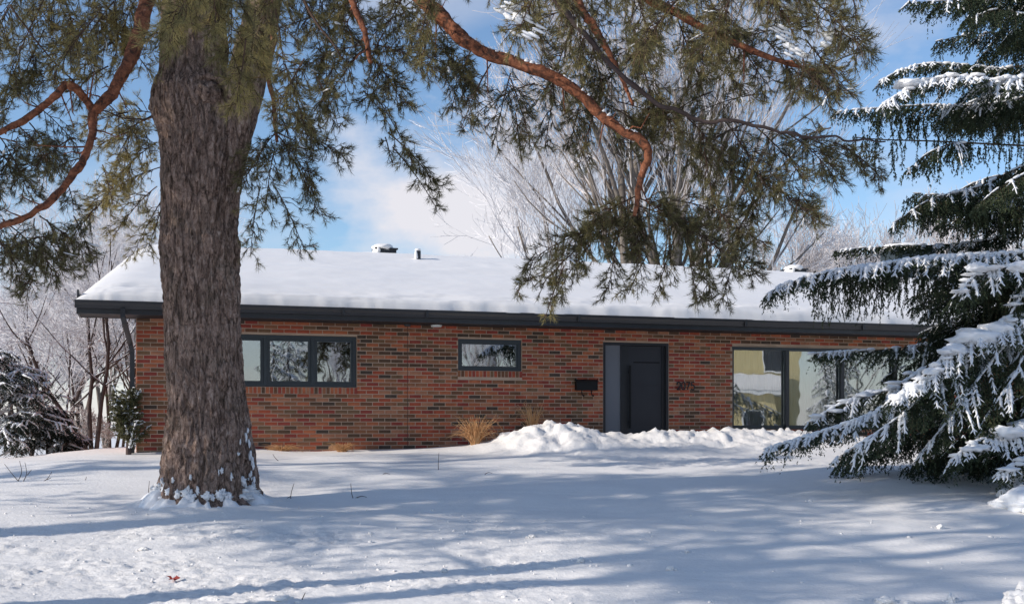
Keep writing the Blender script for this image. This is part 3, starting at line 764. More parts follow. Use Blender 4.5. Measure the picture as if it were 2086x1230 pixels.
pts = np.array([P((l+r)/2, y, PD) for y, l, r in e]); rad = (e[:, 2]-e[:, 1])/2*PD/F
def bark_disp(s, a, r):
    x = np.cos(a)*3.1+0*s; y_ = np.sin(a)*3.1+0*s; z = s+0*a
    w1 = fbm(x*1.0+z*.25, y_*1.0, z*.9, 3, 41)
    rid = 1-np.abs(fbm(x*4.2+w1*.8, y_*4.2+w1*.6, z*1.8, 3, 44))
    fl = .028*(rid-.72)*1.7+.013*fbm(x*11, y_*11, z*8, 3, 47)+.007*vnoise(x*30, y_*30, z*24, 48)
    root = .055*np.exp(-(z/.42)**1.2)*(np.sin(a*5+1.3)+.6*np.sin(a*8+.4))
    return fl*np.clip(r/.35, .25, 1)+w1*.012+root
tr = MB(); tube(tr, pts, rad-.020, 200, bark_disp)
# second stem leaving at the fork on the right
e2 = [(470, 452, 10), (400, 460, 20), (350, 468, 26), (300, 477, 30), (250, 486, 33), (200, 496, 36), (150, 505, 38), (100, 518, 36), (50, 530, 34), (0, 540, 32), (-150, 575, 29), (-400, 640, 24), (-700, 700, 18)]
e2 = cr([(x, y, r_) for y, x, r_ in e2], 14)
tube(tr, [P(x, y, PD-.03-.0006*(400-y)) for x, y, _ in e2], e2[:, 2]*PD/F, 90, bark_disp)
tr.build('trunk', MAT['bark'], pine, smoothf=True)
# healed knot, and the swollen knob on the left
kb = MB(); blob(kb, P(424, 193, PD-.33), (.15, .16, .14), 4, .18, 3, 2)
ring = cr([P(x, y, PD-.39) for x, y in ((380, 200), (388, 172), (410, 157), (440, 160), (462, 176), (470, 200))], 8)
tube(kb, ring, [.035+.012*math.sin(i) for i in range(len(ring))], 10)
kb.build('knot', MAT['bark'], pine, smoothf=True)
kb = MB(); blob(kb, P(330, 208, PD-.05), (.13, .16, .20), 4, .2, 2.4, 9); blob(kb, P(322, 186, PD-.05), (.06, .08, .05), 3, .2, 3, 4); kb.build('knot', MAT['bark'], pine, smoothf=True)

limbs = []
def flaky(s, a, r): return r*(.20*fbm(np.cos(a)*1.4+0*s, np.sin(a)*1.4+0*s, s*5+0*a, 3, 61)+.09*vnoise(np.cos(a)*3+0*s, np.sin(a)*3, s*22+0*a, seed=62)+.06*vnoise(np.cos(a)*6+0*s, np.sin(a)*6, s*50+0*a, seed=63))
def limb(spec, mat='orange', name='branch', sides=16, n=9, kink=.006):
    """spec rows: picture column, row, distance, radius in metres"""
    c = cr([(*P(x, y, D), r_*.78) for x, y, D, r_ in spec], n)
    q = np.linspace(0, len(c)*.35, len(c)); sd_ = rng.uniform(0, 99); c[:, 0] += kink*fbm(q+sd_, q*0, o=3, seed=91); c[:, 2] += kink*1.4*fbm(q+sd_, q*0+7, o=3, seed=92)
    b = MB(); tube(b, c[:, :3], c[:, 3], sides, flaky); limbs.append(c)
    if mat == 'orange':      # broken stubs and side twigs
        for _ in range(int(len(c)*.12)):
            i = int(rng.integers(2, len(c)-2)); ax_ = unit(c[i+1][:3]-c[i-1][:3]); sd_ = unit(np.cross(ax_, rng.normal(size=3))); L_ = rng.choice([.05, .08, .25, .4, .5])
            q = [c[i][:3]+unit(sd_+ax_*.5)*L_*t+np.array([0, 0, rng.normal(0, .03)*t]) for t in (0, .3, .65, 1)]
            tube(b, q, np.array([.011, .008, .006, .003])*(1 if L_ > .1 else 1.6), 6)
    return b.build(name, MAT[mat], pine, smoothf=True)
limb([(385, -300, 13.3, .13), (325, -120, 12.9, .11), (300, 0, 12.5, .098), (283, 70, 12.3, .092), (262, 128, 12.2, .086), (235, 180, 12.1, .078), (205, 215, 12.0, .072), (189, 238, 12, .062), (187, 280, 11.9, .05), (170, 325, 11.8, .047), (140, 368, 11.7, .045), (105, 408, 11.6, .043), (55, 440, 11.5, .038), (0, 462, 11.4, .033), (-120, 480, 11.2, .025)])
limb([(192, 232, 12.02, .05), (172, 200, 12, .05), (150, 178, 11.9, .052), (134, 174, 11.9, .05), (108, 200, 11.85, .045), (60, 238, 11.8, .042), (0, 270, 11.7, .036), (-130, 330, 11.5, .026)])
limb([(470, -520, 13.4, .14), (640, -260, 12.9, .12), (770, -90, 12.5, .105), (850, -10, 12.3, .098), (905, 40, 12.2, .092), (950, 86, 12.1, .088), (1000, 112, 12.1, .080), (1090, 141, 12, .072), (1170, 182, 12, .07), (1222, 232, 12, .067), (1270, 268, 11.95, .06), (1312, 290, 11.9, .055), (1320, 320, 11.9, .05), (1308, 355, 11.85, .045), (1300, 395, 11.8, .036), (1292, 440, 11.8, .024)])
limb([(640, -240, 12.9, .07), (700, -60, 12.5, .052), (716, 0, 12.4, .048), (735, 45, 12.35, .042), (748, 85, 12.3, .036), (755, 130, 12.3, .024)])
limb([(560, 60, 13.1, .045), (548, 150, 12.9, .036), (556, 200, 12.85, .030), (560, 250, 12.8, .026), (565, 290, 12.8, .016)])
limb([(1080, -160, 12.3, .07), (1180, 10, 12.2, .055), (1210, 55, 12.2, .048), (1235, 100, 12.2, .04), (1262, 150, 12.2, .028), (1290, 215, 12.1, .02)])
limb([(1100, -40, 11.3, .035), (1260, 150, 11.5, .030), (1400, 236, 11.7, .026), (1500, 252, 11.7, .022), (1600, 270, 11.75, .018), (1700, 281, 11.8, .015), (1800, 290, 11.8, .009)], 'dark_bark', kink=.018)
limb([(1150, -260, 11.6, .09), (1250, -60, 11.4, .07), (1400, 40, 11.2, .05), (1550, 110, 11.0, .032), (1690, 150, 10.9, .014)])
limb([(313, 236, 13.4, .012), (285, 243, 13.2, .010), (250, 240, 13.0, .010), (215, 228, 12.6, .008), (195, 232, 12.1, .008)], 'twig', 'dead_branch', 6, 5)
limb([(600, -40, 12.6, .022), (640, 40, 12.5, .018), (680, 90, 12.4, .012), (700, 120, 12.4, .008)], 'twig', 'dead_branch', 6, 5)
limb([(20, 10, 12, .014), (70, 80, 12, .012), (115, 130, 12, .010), (150, 165, 11.9, .010)], 'twig', 'dead_branch', 6, 5)
# snow lying along the upper side of the long limb
sn = MB(); c = limbs[2]; sel = [i for i in range(len(c)-1) if 905 < CX+c[i][0]/c[i][1]*F < 1300 and abs(c[i+1][2]-c[i][2]) < 1.1*abs(c[i+1][0]-c[i][0])]
spindles(sn, [c[i][:3]+[0, .01, c[i][3]*.93] for i in sel], [c[i+1][:3]+[0, .01, c[i+1][3]*.93] for i in sel], [.030*(.5+rng.random()) for i in sel], 7)
for cx_, cy_, D_, rr in ((1045, 35, 11.2, .07), (1062, 58, 11.2, .05), (1028, 15, 11.2, .06), (1600, 10, 11, .06), (1680, 65, 10.9, .08), (1610, 95, 10.9, .05), (1585, 60, 10.9, .04)):
    for k_ in range(7): q_ = P(cx_+rng.normal(0, 12), cy_+rng.normal(0, 9), D_); spindles(sn, [q_], [q_+[.10, 0, -.05]], [rr*.35], 6)

# sprays of needles: (x0,y0 -> x1,y1, distance, side reach px, shoots, hue)
SPR = [
 # top left
 (300,-120,60,60,12.4,75,150,.45),(300,-60,150,120,12.0,70,130,.55),(180,-140,-20,60,12.5,75,130,.45),(260,-40,230,150,12.6,55,90,.6),(120,-60,20,150,11.8,60,90,.45),(60,-40,-30,120,12.6,60,80,.4),
 (150,40,60,190,12.8,55,85,.35),(90,60,10,240,12.2,50,80,.3),(200,30,110,150,11.5,55,90,.6),(40,120,-10,260,12.4,45,50,.3),(330,-80,250,60,12.4,55,90,.55),
 # left, hanging below the limbs
 (60,250,110,330,12.2,45,70,.25),(0,280,60,400,12.0,50,90,.2),(150,280,60,350,12.4,40,60,.25),(40,300,-10,380,12.2,45,60,.2),(130,360,150,430,12.1,35,40,.25),
 (20,460,120,560,11.9,55,120,.3),(80,440,175,520,12.2,50,90,.3),(-10,480,60,580,12.0,55,100,.3),(100,470,60,590,12.3,45,70,.3),(-30,400,20,500,12.3,45,60,.25),(150,440,190,545,12.5,30,40,.3),
 # behind the trunk, sunlight put into the tint as bright yellow green
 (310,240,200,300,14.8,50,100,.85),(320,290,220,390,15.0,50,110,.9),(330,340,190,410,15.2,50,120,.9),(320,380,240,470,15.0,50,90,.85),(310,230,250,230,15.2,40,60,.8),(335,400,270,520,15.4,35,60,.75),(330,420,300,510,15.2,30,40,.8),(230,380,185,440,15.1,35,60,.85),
 # in front of the trunk head, near and large
 (560,-120,330,70,10.2,70,130,.5),(480,-140,470,110,9.6,60,110,.55),(440,-100,350,60,9.2,55,80,.55),(600,-90,500,120,10.6,60,110,.5),(520,20,505,170,10.2,45,70,.6),(500,80,480,215,9.8,34,46,.65),(380,-90,350,80,10.0,45,60,.5),(560,20,580,150,11.2,50,70,.55),(420,-130,440,50,9.8,60,80,.5),
 # right of trunk
 (560,250,700,320,12.6,50,110,.25),(565,270,520,340,12.8,45,60,.2),(560,270,640,380,12.7,55,110,.25),(560,300,540,430,12.9,45,70,.35),(600,330,650,440,12.8,40,60,.3),(560,380,620,510,12.9,40,60,.4),(530,380,510,520,13.2,35,50,.45),(580,130,620,260,11.4,45,70,.5),(620,120,560,230,11.2,45,70,.5),(640,150,690,260,11.8,45,60,.45),
 (590,-60,660,120,12.5,60,100,.45),(640,-80,720,80,12.8,60,70,.35),(560,180,640,300,12.0,40,60,.35),(680,130,640,250,12.4,40,60,.4),
 # top centre band
 (750,90,600,150,12.3,55,120,.3),(750,90,660,210,12.2,55,110,.25),(750,110,820,210,12.2,55,120,.25),(760,90,900,150,12.2,55,130,.25),(850,60,960,170,12.4,50,100,.25),(830,-20,760,110,12.7,55,80,.35),(880,20,860,130,11.9,55,90,.5),(900,-80,860,60,11.5,60,100,.5),(960,100,920,220,12.3,40,70,.25),
 (700,60,800,170,12.6,50,70,.2),(900,100,960,190,12.4,45,60,.2),
 # drooping spray against the cloud
 (740,185,790,250,12.2,22,22,.25),(760,190,840,330,12.2,26,46,.25),(790,270,895,385,12.2,34,90,.35),(800,300,890,425,12.2,26,50,.35),(785,280,800,340,12.2,18,16,.25),
 # centre, under the long limb
 (1040,150,1010,280,12.0,45,60,.2),(1040,160,1080,290,12.0,42,70,.2),(1090,170,960,240,12.1,40,50,.2),(1000,130,940,260,12.2,40,60,.2),(1130,190,1110,300,12.2,40,55,.25),(1180,220,1160,300,12.1,40,55,.3),(1050,230,1060,310,12.0,25,36,.2),
 # big upper right mass
 (1000,-120,1110,100,11.6,70,150,.5),(1100,-120,1200,120,11.3,70,160,.45),(1250,-140,1330,100,11.1,75,180,.45),(1350,-120,1480,80,10.9,75,180,.5),(1480,-120,1620,60,10.8,75,190,.5),(1560,-60,1750,90,10.8,60,170,.45),(1620,-140,1740,0,10.9,60,110,.45),
 (1200,60,1240,240,11.9,60,130,.35),(1290,60,1330,230,11.8,60,140,.4),(1380,40,1420,150,11.4,60,120,.3),(1480,60,1560,170,11.2,50,110,.3),(1560,80,1640,190,11.0,50,110,.25),(1640,80,1720,190,10.9,45,110,.25),(1700,60,1775,110,10.8,30,60,.4),(1620,120,1690,200,10.9,40,70,.2),(1180,20,1120,190,12.0,55,100,.4),(1260,140,1190,230,12.0,50,90,.4),
 (1120,-60,1050,80,11.2,55,90,.55),(1400,-20,1300,110,11.0,60,120,.5),(1500,-20,1430,110,10.9,60,120,.45),(1180,-100,1300,20,12.4,70,110,.3),(1420,-110,1560,-10,12.2,70,100,.3),
 # between limbs
 (1330,180,1380,290,11.8,55,120,.4),(1380,220,1300,270,11.8,45,80,.4),(1400,240,1480,330,11.75,55,110,.35),(1250,220,1330,290,12.0,40,70,.4),(1210,230,1180,340,12.1,35,46,.3),
 # right spray off the thin branch
 (1480,250,1560,380,11.8,55,120,.3),(1540,260,1640,370,11.8,55,130,.28),(1600,270,1700,360,11.8,50,120,.28),(1450,300,1540,430,11.8,55,110,.3),(1520,340,1660,450,11.8,50,120,.25),(1640,280,1760,340,11.8,40,80,.25),(1700,290,1800,370,11.8,35,60,.2),(1560,380,1500,480,11.9,45,80,.25),(1620,380,1660,440,11.8,35,60,.25),(1430,270,1450,400,11.9,45,80,.3),
 # lower cluster at the limb's end
 (1295,400,1180,480,11.8,60,200,.35),(1295,400,1400,470,11.8,60,200,.25),(1300,400,1300,510,11.75,60,170,.2),(1300,420,1480,520,11.8,55,150,.25),(1280,440,1120,560,11.8,55,150,.4),(1200,470,1070,540,11.8,45,90,.3),(1200,500,1130,610,11.7,40,80,.35),(1150,540,1110,650,11.6,18,30,.75),(1260,480,1240,590,11.8,45,70,.35),(1380,470,1340,590,11.8,45,70,.3),(1440,480,1440,600,11.8,45,80,.3),(1480,490,1530,560,11.8,45,80,.25),(1500,520,1470,620,11.8,30,50,.3),(1330,500,1280,600,11.7,40,50,.4),(1400,500,1420,610,11.7,40,50,.35),(1500,470,1560,500,11.8,35,46,.25),(1110,560,1050,590,11.8,30,40,.35),
]
shp0, shp1, shc, twa, twb, twr = [], [], [], [], [], []; shl = []
FILL = [((-20, 330), (-60, 120), 16, .65), ((-20, 200), (130, 260), 4, .4), ((330, 620), (-80, 30), 6, .6), ((560, 950), (-80, 60), 14, .5), ((620, 930), (40, 190), 6, .35), ((950, 1700), (-100, 60), 30, .55), ((1050, 1500), (60, 220), 12, .45), ((1480, 1700), (60, 160), 3, .35), ((1200, 1500), (200, 320), 5, .4), ((1150, 1500), (400, 500), 5, .33), ((1450, 1700), (280, 420), 5, .33), ((0, 130), (290, 380), 4, .3), ((0, 160), (460, 570), 4, .35), ((190, 320), (240, 440), 6, .85), ((500, 640), (240, 420), 4, .35)]  # the highest hue carries the tinted-in sunlight behind the trunk
for (xa, xb), (ya_, yb_), k_, hue in FILL:
    for _ in range(k_):
        x, y = rng.uniform(xa, xb), rng.uniform(ya_, yb_); a = rng.uniform(0, 2*math.pi); L = rng.uniform(50, 90)
        SPR.append((x-L*math.cos(a), y-L*.5*abs(math.sin(a))-20, x+L*math.cos(a)*.7, y+L*.6*abs(math.sin(a)), rng.uniform(14.6, 15.4) if hue > .8 else rng.uniform(12.2, 13.8), rng.uniform(40, 60), 62, hue+rng.normal(0, .08)))
for x0, y0, x1, y1, D, reach, n, hue in SPR:
    D = D+(.45 if 11.4 < D < 12.6 else 0); hue = hue+.08+(.20 if x1 < 330 and y1 < 240 else 0)  # upper-left sprays get a raised hue, sunlight painted into their tint
    A, B = P(x0, y0, D+rng.uniform(-.2, .2)), P(x1, y1, D+rng.uniform(-.45, .35)); Lx = np.linalg.norm(B-A); ax = (B-A)/Lx
    rm = reach*D/F
    mid = (A+B)/2+np.array([0, rng.uniform(-.1, .1), Lx*.10])
    q_ = np.array([A*(1-t)**2+2*mid*t*(1-t)+B*t*t for t in np.linspace(0, 1, 8)])
    for i in range(7): twa.append(q_[i]); twb.append(q_[i+1]); twr.append((.006*(1-i/8)+.003, .006*(1-(i+1)/8)+.003))
    n = int(n*1.5); ns = max(4, int(n/5.2)); cnt = 0
    for k_ in range(ns):
        t = (.12+.9*(k_+rng.random())/ns) if ns else .5; t = min(t, 1.)
        p = A*(1-t)**2+2*mid*t*(1-t)+B*t*t
        side = unit(np.cross(ax, unit(rng.normal(size=3))))
        d = unit(ax*rng.uniform(.35, 1.0)+side*rng.uniform(.4, 1.1)+[0, 0, rng.uniform(-.35, .2)])
        L2 = rm*rng.uniform(.45, 1.15)*(1.1-.45*t)
        pe = p+d*L2*.5+[0, 0, .02]; pf = p+d*L2+[0, 0, -.12*L2]
        twa += [p, pe]; twb += [pe, pf]; twr += [(.0055, .004), (.004, .003)]
        hh_ = np.clip(hue+rng.normal(0, .13), 0, 1)
        m_ = int(rng.integers(4, 7)) if n/ns > 5 else int(rng.integers(3, 6))
        for j in range(m_):
            s_ = rng.uniform(.35, 1) if j else 1.0
            q0 = (p*(1-2*s_)+pe*2*s_) if s_ < .5 else (pe*(2-2*s_)+pf*(2*s_-1))
            dd = unit(d*rng.uniform(.5, 1.2)+rng.normal(size=3)*.5+[0, 0, -.05])
            l_ = rng.uniform(.045, .11)*(1.25 if D < 11 else 1); shl.append(.092 if D < 10.7 else .060)
            shp0.append(q0); shp1.append(q0+dd*l_); shc.append(np.clip(hh_+rng.normal(0, .1), 0, 1))
# small bare twiglets
shp0, shp1, shc = np.array(shp0), np.array(shp1), np.array(shc)
print('pine shoots', len(shp0))
nb = MB(); needles(nb, shp0, shp1, 19, np.array(shl), .80, .0042, shc, droop=.05)
nb.build('needles', MAT['pine_needles'], pine, tint=True)['kind'] = 'stuff'
tb = MB(); twr = np.array(twr); segs_tube(tb, twa, twb, twr[:, 0], twr[:, 1], 3); segs_tube(tb, shp0, shp1, .0035, .002, 3)
tb.build('twigs', MAT['twig'], pine)['kind'] = 'stuff'
# hanging snow lumps on some sprays
ii = rng.choice(len(shp0), 260, replace=False); ii = [i for i in ii if shp0[i][1] > 10.6]
spindles(sn, shp0[ii]+[0, 0, .012], shp1[ii]+[0, 0, .006], rng.uniform(.006, .016, len(ii)), 5)
tag(sn.build('snow', MAT['treesnow'], pine, smoothf=True), kind='stuff')
# snow packed against the root flare
rsn = MB(); na = 220; A_ = np.arange(na)/na*2*math.pi; rings = []
cx_, sy_ = np.cos(A_), np.sin(A_)
hh_ = .05+.09*np.clip(fbm(cx_*3.2+5, sy_*3.2+5, o=4, seed=71, g=.65), -.7, 1)+.03*vnoise(cx_*16, sy_*16, seed=72)
for f_ in np.linspace(0, 1, 9):
    rr_ = .53+f_*.27+.02*vnoise(cx_*9+f_*3, sy_*9, seed=73)*(f_ > .1)
    z_ = np.maximum(hh_, -.02)*np.clip((1-f_*1.05), 0, 1)**.8*1.0+.012*vnoise(cx_*12+f_*5, sy_*12+f_*7, seed=74)-.05*f_
    gx, gy_ = base[0]+rr_*cx_*1.05, base[1]+rr_*sy_
    rings.append(np.stack([gx, gy_, ground_h(gx, gy_, False)+z_+.01], 1))
V_ = np.concatenate(rings); k_ = (np.arange(8)*na)[:, None]; i_ = np.arange(na)[None]; j_ = (i_+1) % na
rsn.add(V_, q=np.stack([k_+i_, k_+na+i_, k_+na+j_, k_+j_], -1).reshape(-1, 4))
for k_ in range(52):
    a = rng.uniform(math.pi*1.02, math.pi*2.0); z_ = .02+rng.exponential(.09); rr = .552+rng.uniform(-.012, .012)+.035*math.exp(-z_/.06)-.06*z_
    blob(rsn, (base[0]+rr*math.cos(a)*1.02, base[1]+rr*math.sin(a), base[2]+z_), (rng.uniform(.012, .075)*(1-.6*min(z_/.25, 1)), rng.uniform(.010, .016), rng.uniform(.012, .05)), 3, .8, 2.6, k_)
for k_ in range(34):
    z_ = rng.uniform(.1, .8); s_ = 1 if rng.random() < .7 else -1; y_ = 1000-z_*F/PD
    e_ = np.interp(-y_, [-r_[0] for r_ in edges], [(r_[2] if s_ > 0 else r_[1]) for r_ in edges])
    q_ = P(e_-s_*rng.uniform(2, 14), y_, PD-.06); blob(rsn, q_, (.012, .03, rng.uniform(.02, .05)), 2, .35, 2.5, k_)
tag(rsn.build('snow', MAT['treesnow'], pine, smoothf=True), kind='stuff')

# ------------------------------------------------------------------ spruce builder
class Conifer:
    def __init__(s): s.a = []; s.b = []; s.c = []; s.K = []; s.t0 = []; s.t1 = []; s.tr = []; s.s0 = []; s.s1 = []; s.sr = []; s.pads = []
    def bough(s, pts, reach, sp2=.07, sp3=.055, L3=.15, droop=.55, snow=.5, hue=.35, r0=.018, side_bias=None, start=.05, hang=.35):
        pts = np.asarray(pts, float); d_ = np.linalg.norm(np.diff(pts, axis=0), axis=1); cum = np.r_[0, np.cumsum(d_)]; L = cum[-1]
        n = max(6, int(L/.12)); u = np.linspace(0, L, n)
        q = np.stack([np.interp(u, cum, pts[:, i]) for i in range(3)], 1)
        for i in range(n-1):
            s.t0.append(q[i]); s.t1.append(q[i+1]); s.tr.append((r0*(1-.85*u[i]/L), r0*(1-.85*u[i+1]/L)))
            if snow > 0 and rng.random() < .35+.65*snow:
                s.s0.append(q[i]+[0, 0, r0*.8]); s.s1.append(q[i+1]+[0, 0, r0*.8]); s.sr.append(rng.uniform(.6, 1.3)*(.012+.028*snow)*(1-.5*u[i]/L))
        if snow >= .95:
            for i in range(1, n-1):
                if rng.random() < .75: s.pads.append((q[i]+[rng.normal(0, .04), rng.normal(0, .05), .02], (rng.uniform(.06, .12), rng.uniform(.06, .12), rng.uniform(.02, .04))))
        x = L*start
        while x < L:
            t = x/L; p = np.array([np.interp(x, cum, pts[:, i]) for i in range(3)]); p2 = np.array([np.interp(min(x+.05, L), cum, pts[:, i]) for i in range(3)])
            ax = unit(p2-p) if np.linalg.norm(p2-p) > 1e-6 else unit(pts[-1]-pts[-2])
            lat = unit(np.cross(ax, [0, 0, 1.]))
            tap = (.45+.55*min(1, t/.3))*(1-.72*max(0, (t-.35)/.65)**1.2)
            for sg in (-1, 1):
                if rng.random() < .08: continue
                L2 = reach*tap*rng.uniform(.6, 1.15)
                dr = droop*rng.uniform(.5, 1.3)
                d = unit(ax*.62+lat*sg*rng.uniform(.7, 1.05)+np.array([0, 0, -dr*.45])+rng.normal(0, .08, 3))
                m = 4; qs = [p+d*L2*k/m+np.array([0, 0, -dr*L2*.55*(k/m)**2]) for k in range(m+1)]
                stp = -(qs[4]-qs[0])[2]/max(L2, .01); sn_ = rng.random() < snow*(1 if stp < .8 else (.75 if stp < .95 else .35))
                hh = np.clip(hue+rng.normal(0, .12), 0, 1)
                for k in range(m):
                    s.a.append(qs[k]); s.b.append(qs[k+1]); s.c.append(hh); s.K.append(1)
                    s.t0.append(qs[k]); s.t1.append(qs[k+1]); s.tr.append((.005-.0008*k, .0042-.0008*k))
                    if sn_ and rng.random() < .93:
                        s.s0.append(qs[k]+[0, 0, .012]); s.s1.append(qs[k+1]+[0, 0, .010]); s.sr.append(rng.uniform(.018, .032)*(1-.16*k)*(.6+.6*snow))
                y = sp3*.7
                while y < L2:
                    k = min(int(y/L2*m), m-1); f = y/L2*m-k; pp = qs[k]*(1-f)+qs[k+1]*f; dd = unit(qs[k+1]-qs[k]); l2 = unit(np.cross(dd, [0, 0, 1.])+1e-6)
                    for s2 in (-1, 1):
                        l3 = L3*rng.uniform(.55, 1.2)*(1-.45*y/L2)
                        hg = hang*rng.uniform(.5, 1.6)
                        e_ = unit(dd*.75+l2*s2*.7+np.array([0, 0, -hg])+rng.normal(0, .1, 3)); pe = pp+e_*l3+np.array([0, 0, -.2*l3*hg])
                        s.a.append(pp); s.b.append(pe); s.c.append(np.clip(hh+rng.normal(0, .1), 0, 1)); s.K.append(1)
                        if sn_ and rng.random() < snow*.85:
                            s.s0.append(pp+[0, 0, .009]); s.s1.append(pp+(pe-pp)*rng.uniform(.55, .9)+[0, 0, .007]); s.sr.append(rng.uniform(.009, .018)*(.6+.6*snow)*(1-.3*y/L2))
                    if rng.random() < .8:
                        l4 = L3*rng.uniform(.7, 1.9); pe = pp+unit([rng.normal(0, .25), rng.normal(0, .25), -1])*l4
                        s.a.append(pp); s.b.append(pe); s.c.append(np.clip(hh-.08+rng.normal(0, .1), 0, 1)); s.K.append(1)
                    y += sp3
            x += sp2
    def curtain(s, pts, n, Lmax, hue=.3):
        """thin shoots hanging straight down from a branch"""
        pts = np.asarray(pts, float)
        for _ in range(n):
            t = rng.random()*(len(pts)-1); i = min(int(t), len(pts)-2); p = pts[i]*(1-t+i)+pts[i+1]*(t-i)+rng.normal(0, .05, 3)
            L = Lmax*rng.uniform(.3, 1); m = 4
            q = [p+np.array([rng.normal(0, .007)*k, rng.normal(0, .007)*k, -L*k/m]) for k in range(m+1)]
            for k in range(m):
                s.a.append(q[k]); s.b.append(q[k+1]); s.c.append(np.clip(hue+rng.normal(0, .1), 0, 1)); s.K.append(1)
                s.t0.append(q[k]); s.t1.append(q[k+1]); s.tr.append((.003, .0025))
                if rng.random() < .6:
                    d = np.array([rng.normal(0, .35), rng.normal(0, .35), -1.]); d = unit(d); s.a.append(q[k]); s.b.append(q[k]+d*.09); s.c.append(hue); s.K.append(1)
    def thin_snow(s):
        a, b, r = np.array(s.s0), np.array(s.s1), np.array(s.sr)
        d = nrm(b-a); st = -d[:, 2]
        keep = (st < .93); f = np.where(st < .5, 1.3, .95); s.s0, s.s1, s.sr = a[keep], b[keep], (r*f)[keep]
    def build(s, root, mat, K=16, length=.024, width=.0065, twig='spruce_twig', ang=.85, snow_sides=4, names=('needles', 'twigs', 'snow')):
        if len(s.s0): s.thin_snow()
        a, b = np.array(s.a), np.array(s.b); ln = np.linalg.norm(b-a, axis=1)
        mb = MB(); kk = max(4, K)
        needles(mb, a, b, kk, length, ang, width, np.array(s.c), t0=0, jl=.3, droop=.05)
        o = mb.build(names[0], MAT[mat], root, tint=True); o['kind'] = 'stuff'
        mb = MB(); r_ = np.array(s.tr); segs_tube(mb, s.t0, s.t1, r_[:, 0], r_[:, 1], 3); mb.build(names[1], MAT[twig], root)['kind'] = 'stuff'
        if len(s.s0):
            mb = MB(); spindles(mb, s.s0, s.s1, s.sr, snow_sides); [blob(mb, c_, r_, 2, .45, 2.4, i_ % 50) for i_, (c_, r_) in enumerate(s.pads)]; mb.build(names[2], MAT['treesnow'], root, smoothf=True)['kind'] = 'stuff'
        print(root.name, 'shoots', len(a), 'snow', len(s.s0))
spr_x, spr_y = 7.75, 16.2
spruce = thing('spruce_tree', 'tall drooping spruce heavy with snow at the right edge in front of the picture window', 'tree', (spr_x, spr_y, gz(spr_x, spr_y)-.05))
tb = MB(); zz = np.linspace(gz(spr_x, spr_y)-.2, 13, 14); tube(tb, [(spr_x+.03*math.sin(z), spr_y, z) for z in zz], np.linspace(.24, .03, 14), 20, flaky); tb.build('trunk', MAT['dark_bark'], spruce, smoothf=True)
cf = Conifer()
def bl(rows, reach, **k):
    c = cr([P(x, y, D) for x, y, D in rows], 5); cf.bough(c, reach, **k)
# top corner
bl([(2170,-90,16.2),(2040,-40,15.9),(1940,0,15.7),(1850,5,15.6)], .42, droop=.7, snow=.35, hue=.3)
bl([(2170,0,16),(2100,30,15.7),(2030,20,15.6),(1960,45,15.5)], .42, droop=.9, snow=.2, hue=.25)
bl([(2170,60,16.4),(2110,70,16.4),(2070,60,16.3),(2040,90,16.3)], .4, droop=.9, snow=.1, hue=.25)
bl([(2170,-60,16.4),(2110,-30,16.4),(2010,-40,16.3),(1930,-60,16.3)], .45, droop=.9, snow=.1, hue=.25)
# second tier
bl([(2170,110,16.8),(2050,140,16.8),(1950,132,16.8),(1860,135,16.8),(1790,168,16.7)], .40, droop=.6, snow=.6, hue=.25)
bl([(2170,120,16.0),(2060,165,15.7),(1960,160,15.6),(1880,168,15.5),(1800,212,15.3)], .45, droop=.6, snow=1., hue=.35)
bl([(2170,150,16.3),(2080,200,16.1),(1990,215,16.0),(1900,215,16.0),(1790,222,15.9),(1700,228,15.8)], .36, droop=.8, snow=.45, hue=.2)
bl([(2170,160,16.4),(2080,190,16.5),(2000,200,16.6),(1940,230,16.6)], .5, droop=1.1, snow=.3, hue=.3)
cf.curtain([P(1780,240,15.9), P(1900,240,15.9), P(2090,240,16)], 75, .42, .35)
# long bare branch with hanging shoots
c = cr([P(2140,300,16.3), P(2000,293,16), P(1900,288,15.8), P(1800,285,15.6), P(1740,280,15.5)], 6)
for i in range(len(c)-1): cf.t0.append(c[i]); cf.t1.append(c[i+1]); cf.tr.append((.017-.0004*i, .0166-.0004*i))
cf.curtain(c, 70, .5, .45)
bl([(1980,292,16),(1930,295,15.7),(1880,320,15.6),(1850,345,15.5)], .34, droop=1.1, snow=.2, hue=.3)
c = cr([P(2140,235,16.6), P(2000,233,16.6), P(1900,237,16.5)], 6)
for i in range(len(c)-1): cf.t0.append(c[i]); cf.t1.append(c[i+1]); cf.tr.append((.012, .011))
cf.curtain(c, 36, .45, .3)
# third tier, dark
bl([(2170,300,16.3),(2080,340,16.2),(1980,385,16),(1900,405,15.8),(1820,455,15.6)], .48, droop=.8, snow=.6, hue=.3)
bl([(2170,350,16.8),(2060,390,16.7),(1960,400,16.6),(1860,395,16.5)], .42, droop=.9, snow=.5, hue=.25)
bl([(2170,330,15.8),(2100,350,15.6),(2040,380,15.4),(1990,420,15.3)], .42, droop=1.0, snow=.4, hue=.35)
cf.curtain([P(1840,400,15.8), P(1960,420,15.8), P(2090,420,16)], 120, .55, .4)
cf.curtain([P(2000,440,16.4), P(2090,450,16.4)], 34, .55, .25)
